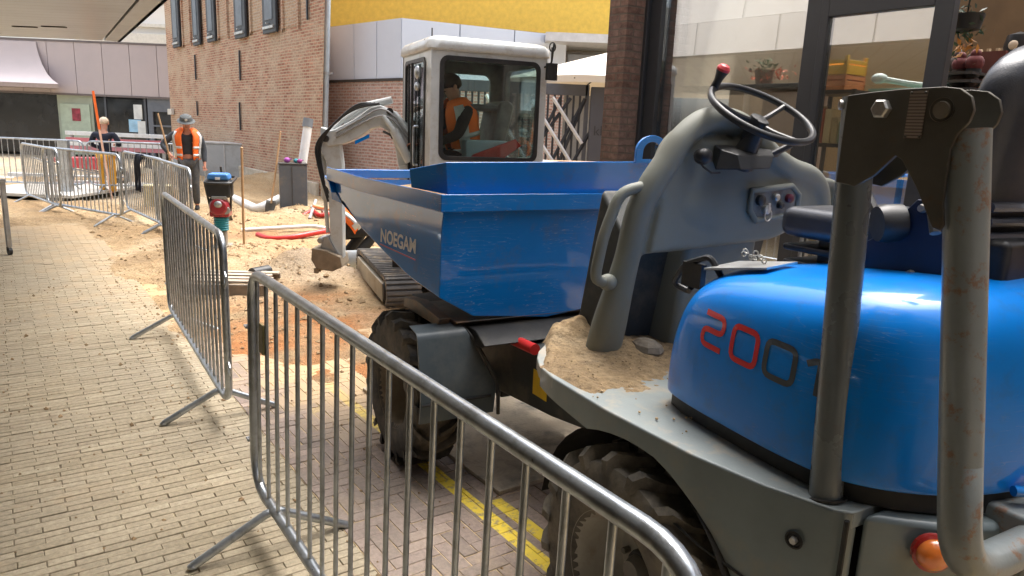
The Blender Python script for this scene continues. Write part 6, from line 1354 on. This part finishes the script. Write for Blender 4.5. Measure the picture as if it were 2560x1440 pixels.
for i in range(9):
    a=Vector((-3.5+r.uniform(-.1,.9),12.0+r.uniform(0,1.1),.08+r.uniform(0,.25))); an=r.uniform(0,6.28); ln2=r.uniform(.3,.8); b_=a+Vector((math.cos(an)*ln2*.5,math.sin(an)*ln2,r.uniform(-.05,.3)))
    col_=r.choice([('salmon',(.75,.28,.13)),('grey',(.4,.4,.4)),('pale',(.65,.6,.55))])
    ptube('offcut',[a,b_],.028,M('%s_plastic'%col_[0],col_[1],.5,0,.1,8),'loose plastic pipe offcut in the heap between grey bin and excavator arm','pipe',.01,8,'pipe offcuts heaped by the bin')
# planks and crates
pk=thing('pallet','low wooden pallet frame lying in the sand behind the second barrier','pallet',(-2.72,6.75,.04),rad(5))
m_wth=M('weathered_wood',(.22,.18,.14),.8,0,.3,9)
for y_ in (-.04,.55): p=MB(); p.box((-.45,y_,0),(.35,y_+.04,.108)); p.build('bearer',m_wth,pk,bev=.004)
for k,(y0,x_) in enumerate(((.02,0),(.16,.03),(.32,-.02),(.46,.02))):
    p=MB(); p.box((-.45+x_,y0,.111),(.33+x_,y0+.09,.132)); p.build('slat',M('pale_weathered_wood',(.42,.34,.26),.8,0,.3,9),pk,bev=.003)
rl=MB(); rl.tube([(-2.68,7.25,.15),(-2.58,7.45,.15)],.06,14); tag(rl.build('pipe_stub',m_black,None),'short black pipe end lying by the wooden pallet frame','pipe')
yc_=thing('crate','pale yellow ribbed plastic crate standing behind the barrier with the jacket','crate',(-6.62,13.35,.0),rad(25))
p=MB(); p.box((-.24,-.17,0),(.24,.17,.03)); 
for k in range(12): x=-.235+k*.0427; p.box((x-.011,-.18,.031),(x+.011,-.155,.42)); p.box((x-.011,.155,.031),(x+.011,.18,.42))
p.box((-.25,-.152,.03),(.25,-.13,.41)); p.box((-.25,.13,.03),(.25,.152,.41)); p.box((-.25,-.18,.421),(.25,.18,.45)); p.build('crate_body',M('cream_yellow_plastic',(.70,.62,.36),.6,0,.1,5),yc_,bev=.003)
# white kerb boards and pale slab
kb_=MB(); kb_.box((-13.2,18.75,-.05),(-9.6,18.95,.10)); kb_.m=Matrix(); tag(kb_.build('kerb_board',M('white_board',(.72,.70,.66),.7,0,.1,4),None,bev=.01),'long white board lying behind the far barriers','board')
sb_=MB(); sb_.box((-14.5,14.6,-.02),(-9.0,18.3,.045)); tag(sb_.build('concrete_slab',M('pale_concrete',(.60,.58,.53),.8,0,.15,2,dirt=(.5,.4,.28),damt=.4),None,bev=.01),kind='structure')
# site container, red white plank, red barrow
gc=thing('grey_cabinet','low grey steel site box behind the worker in navy','cabinet',(-9.6,20.3,0),rad(3))
p=MB(); p.box((0,0,-.1),(2.9,.9,1.0)); p.build('body',M('cabinet_grey',(.40,.42,.42),.5,.1,.1,2,dirt=(.2,.2,.18),damt=.4,dsc=2),gc,bev=.02)
p=MB(); [p.box((x-.015,-.018,.0),(x+.015,-.001,.98)) for x in (.7,1.42,2.1)]; p.box((-.03,-.03,1.001),(2.93,.93,1.04)); p.build('lid_and_ribs',M('cabinet_lid',(.5,.5,.48),.5),gc,bev=.005)
rw=thing('plank_barrier','red and white road plank on posts behind the rear barriers','barrier',(-13.3,21.5,0),0)
for k,(z_,mm) in enumerate(((1.04,m_white),(.86,M('faded_red_plank',(.55,.16,.18),.5,0,.15,3)),(.74,m_white),(.62,M('faded_red_plank_lower',(.50,.20,.22),.5,0,.15,3)))):
    p=MB(); p.box((-.0,0,z_),(3.0,.05,z_+.115)); p.build('plank',mm,rw,bev=.006)
for x in (.1,1.5,2.8): p=MB(); p.box((x,.051,0),(x+.08,.12,1.15)); p.build('post',m_galv2,rw)
rb=thing('wheelbarrow','red wheelbarrow tipped among the works behind the far barriers','wheelbarrow',(-10.4,17.6,.0),rad(10))
p=MB(); p.loft([[(-.45,-.25,.42),(.35,-.25,.36),(.35,.25,.36),(-.45,.25,.42)],[(-.75,-.36,.62),(.55,-.36,.66),(.55,.36,.66),(-.75,.36,.62)]]); p.build('tray',M('red_tray',(.55,.05,.06),.4,0,.1,6),rb,bev=.02)
p=MB(); p.tube([(.75,-.12,.18),(-.4,-.22,.40),(-1.1,-.28,.62)],.018,8); p.tube([(.75,.12,.18),(-.4,.22,.40),(-1.1,.28,.62)],.018,8); p.tube([(-.35,-.2,.40),(-.45,-.22,0)],.015,8); p.tube([(-.35,.2,.40),(-.45,.22,0)],.015,8); p.build('frame',m_galv2,rb)
p=MB(); p.lathe([(.08,-.04),(.17,-.04),(.19,0),(.17,.04),(.08,.04)],(.75,0,.19),(0,1,0),20); p.build('wheel',m_rub,rb)
po=thing('post','square grey steel post standing between the far barriers','post',(-9.55,15.35,0),0)
p=MB(); p.box((-.11,-.05,0),(.11,.05,1.12)); p.build('shaft',m_galv,po,bev=.01); p=MB(); p.box((-.22,-.12,-.01),(.22,.12,.03)); p.build('foot_plate',m_galv2,po,bev=.005)
EXPO=1.76
# ================= LIGHT, SKY, CAMERA =================
SUN_EL,SUN_AZ=rad(67),rad(38)   # azimuth measured from +Y towards +X
w=bpy.data.worlds.new('World'); S.world=w; w.use_nodes=True; nt=w.node_tree; bg=nt.nodes['Background']
sky=nt.nodes.new('ShaderNodeTexSky'); sky.sky_type='NISHITA'; sky.sun_disc=False; sky.sun_elevation=SUN_EL; sky.sun_rotation=SUN_AZ; sky.air_density=1.; sky.dust_density=6.; sky.ozone_density=.4
hs=nt.nodes.new('ShaderNodeHueSaturation'); hs.inputs['Saturation'].default_value=.5
nt.links.new(sky.outputs[0],hs.inputs['Color']); nt.links.new(hs.outputs[0],bg.inputs['Color']); bg.inputs['Strength'].default_value=.15
sd_=bpy.data.lights.new('sun','SUN'); sd_.energy=1.05; sd_.angle=rad(52); sd_.color=(1,.99,.97)
so_=bpy.data.objects.new('sun',sd_); COL.objects.link(so_)
dirv=Vector((math.sin(SUN_AZ)*math.cos(SUN_EL),math.cos(SUN_AZ)*math.cos(SUN_EL),math.sin(SUN_EL))); so_.rotation_euler=dirv.to_track_quat('Z','Y').to_euler()
cd=bpy.data.cameras.new('camera'); cam=bpy.data.objects.new('camera',cd); COL.objects.link(cam); S.camera=cam
cd.sensor_width=36; cd.sensor_fit='HORIZONTAL'; cd.lens=36*FPX/2560; cd.clip_start=.05; cd.clip_end=500
mw=Matrix((RI,UP,-FW)).transposed().to_4x4(); mw.translation=Vector((0,0,EYE)); cam.matrix_world=mw
S.render.engine='CYCLES'; S.render.resolution_x=1024; S.render.resolution_y=576
S.view_settings.view_transform='Standard'; S.view_settings.look='None'; S.view_settings.exposure=EXPO; S.view_settings.gamma=1
S.cycles.max_bounces=8; S.cycles.transparent_max_bounces=12
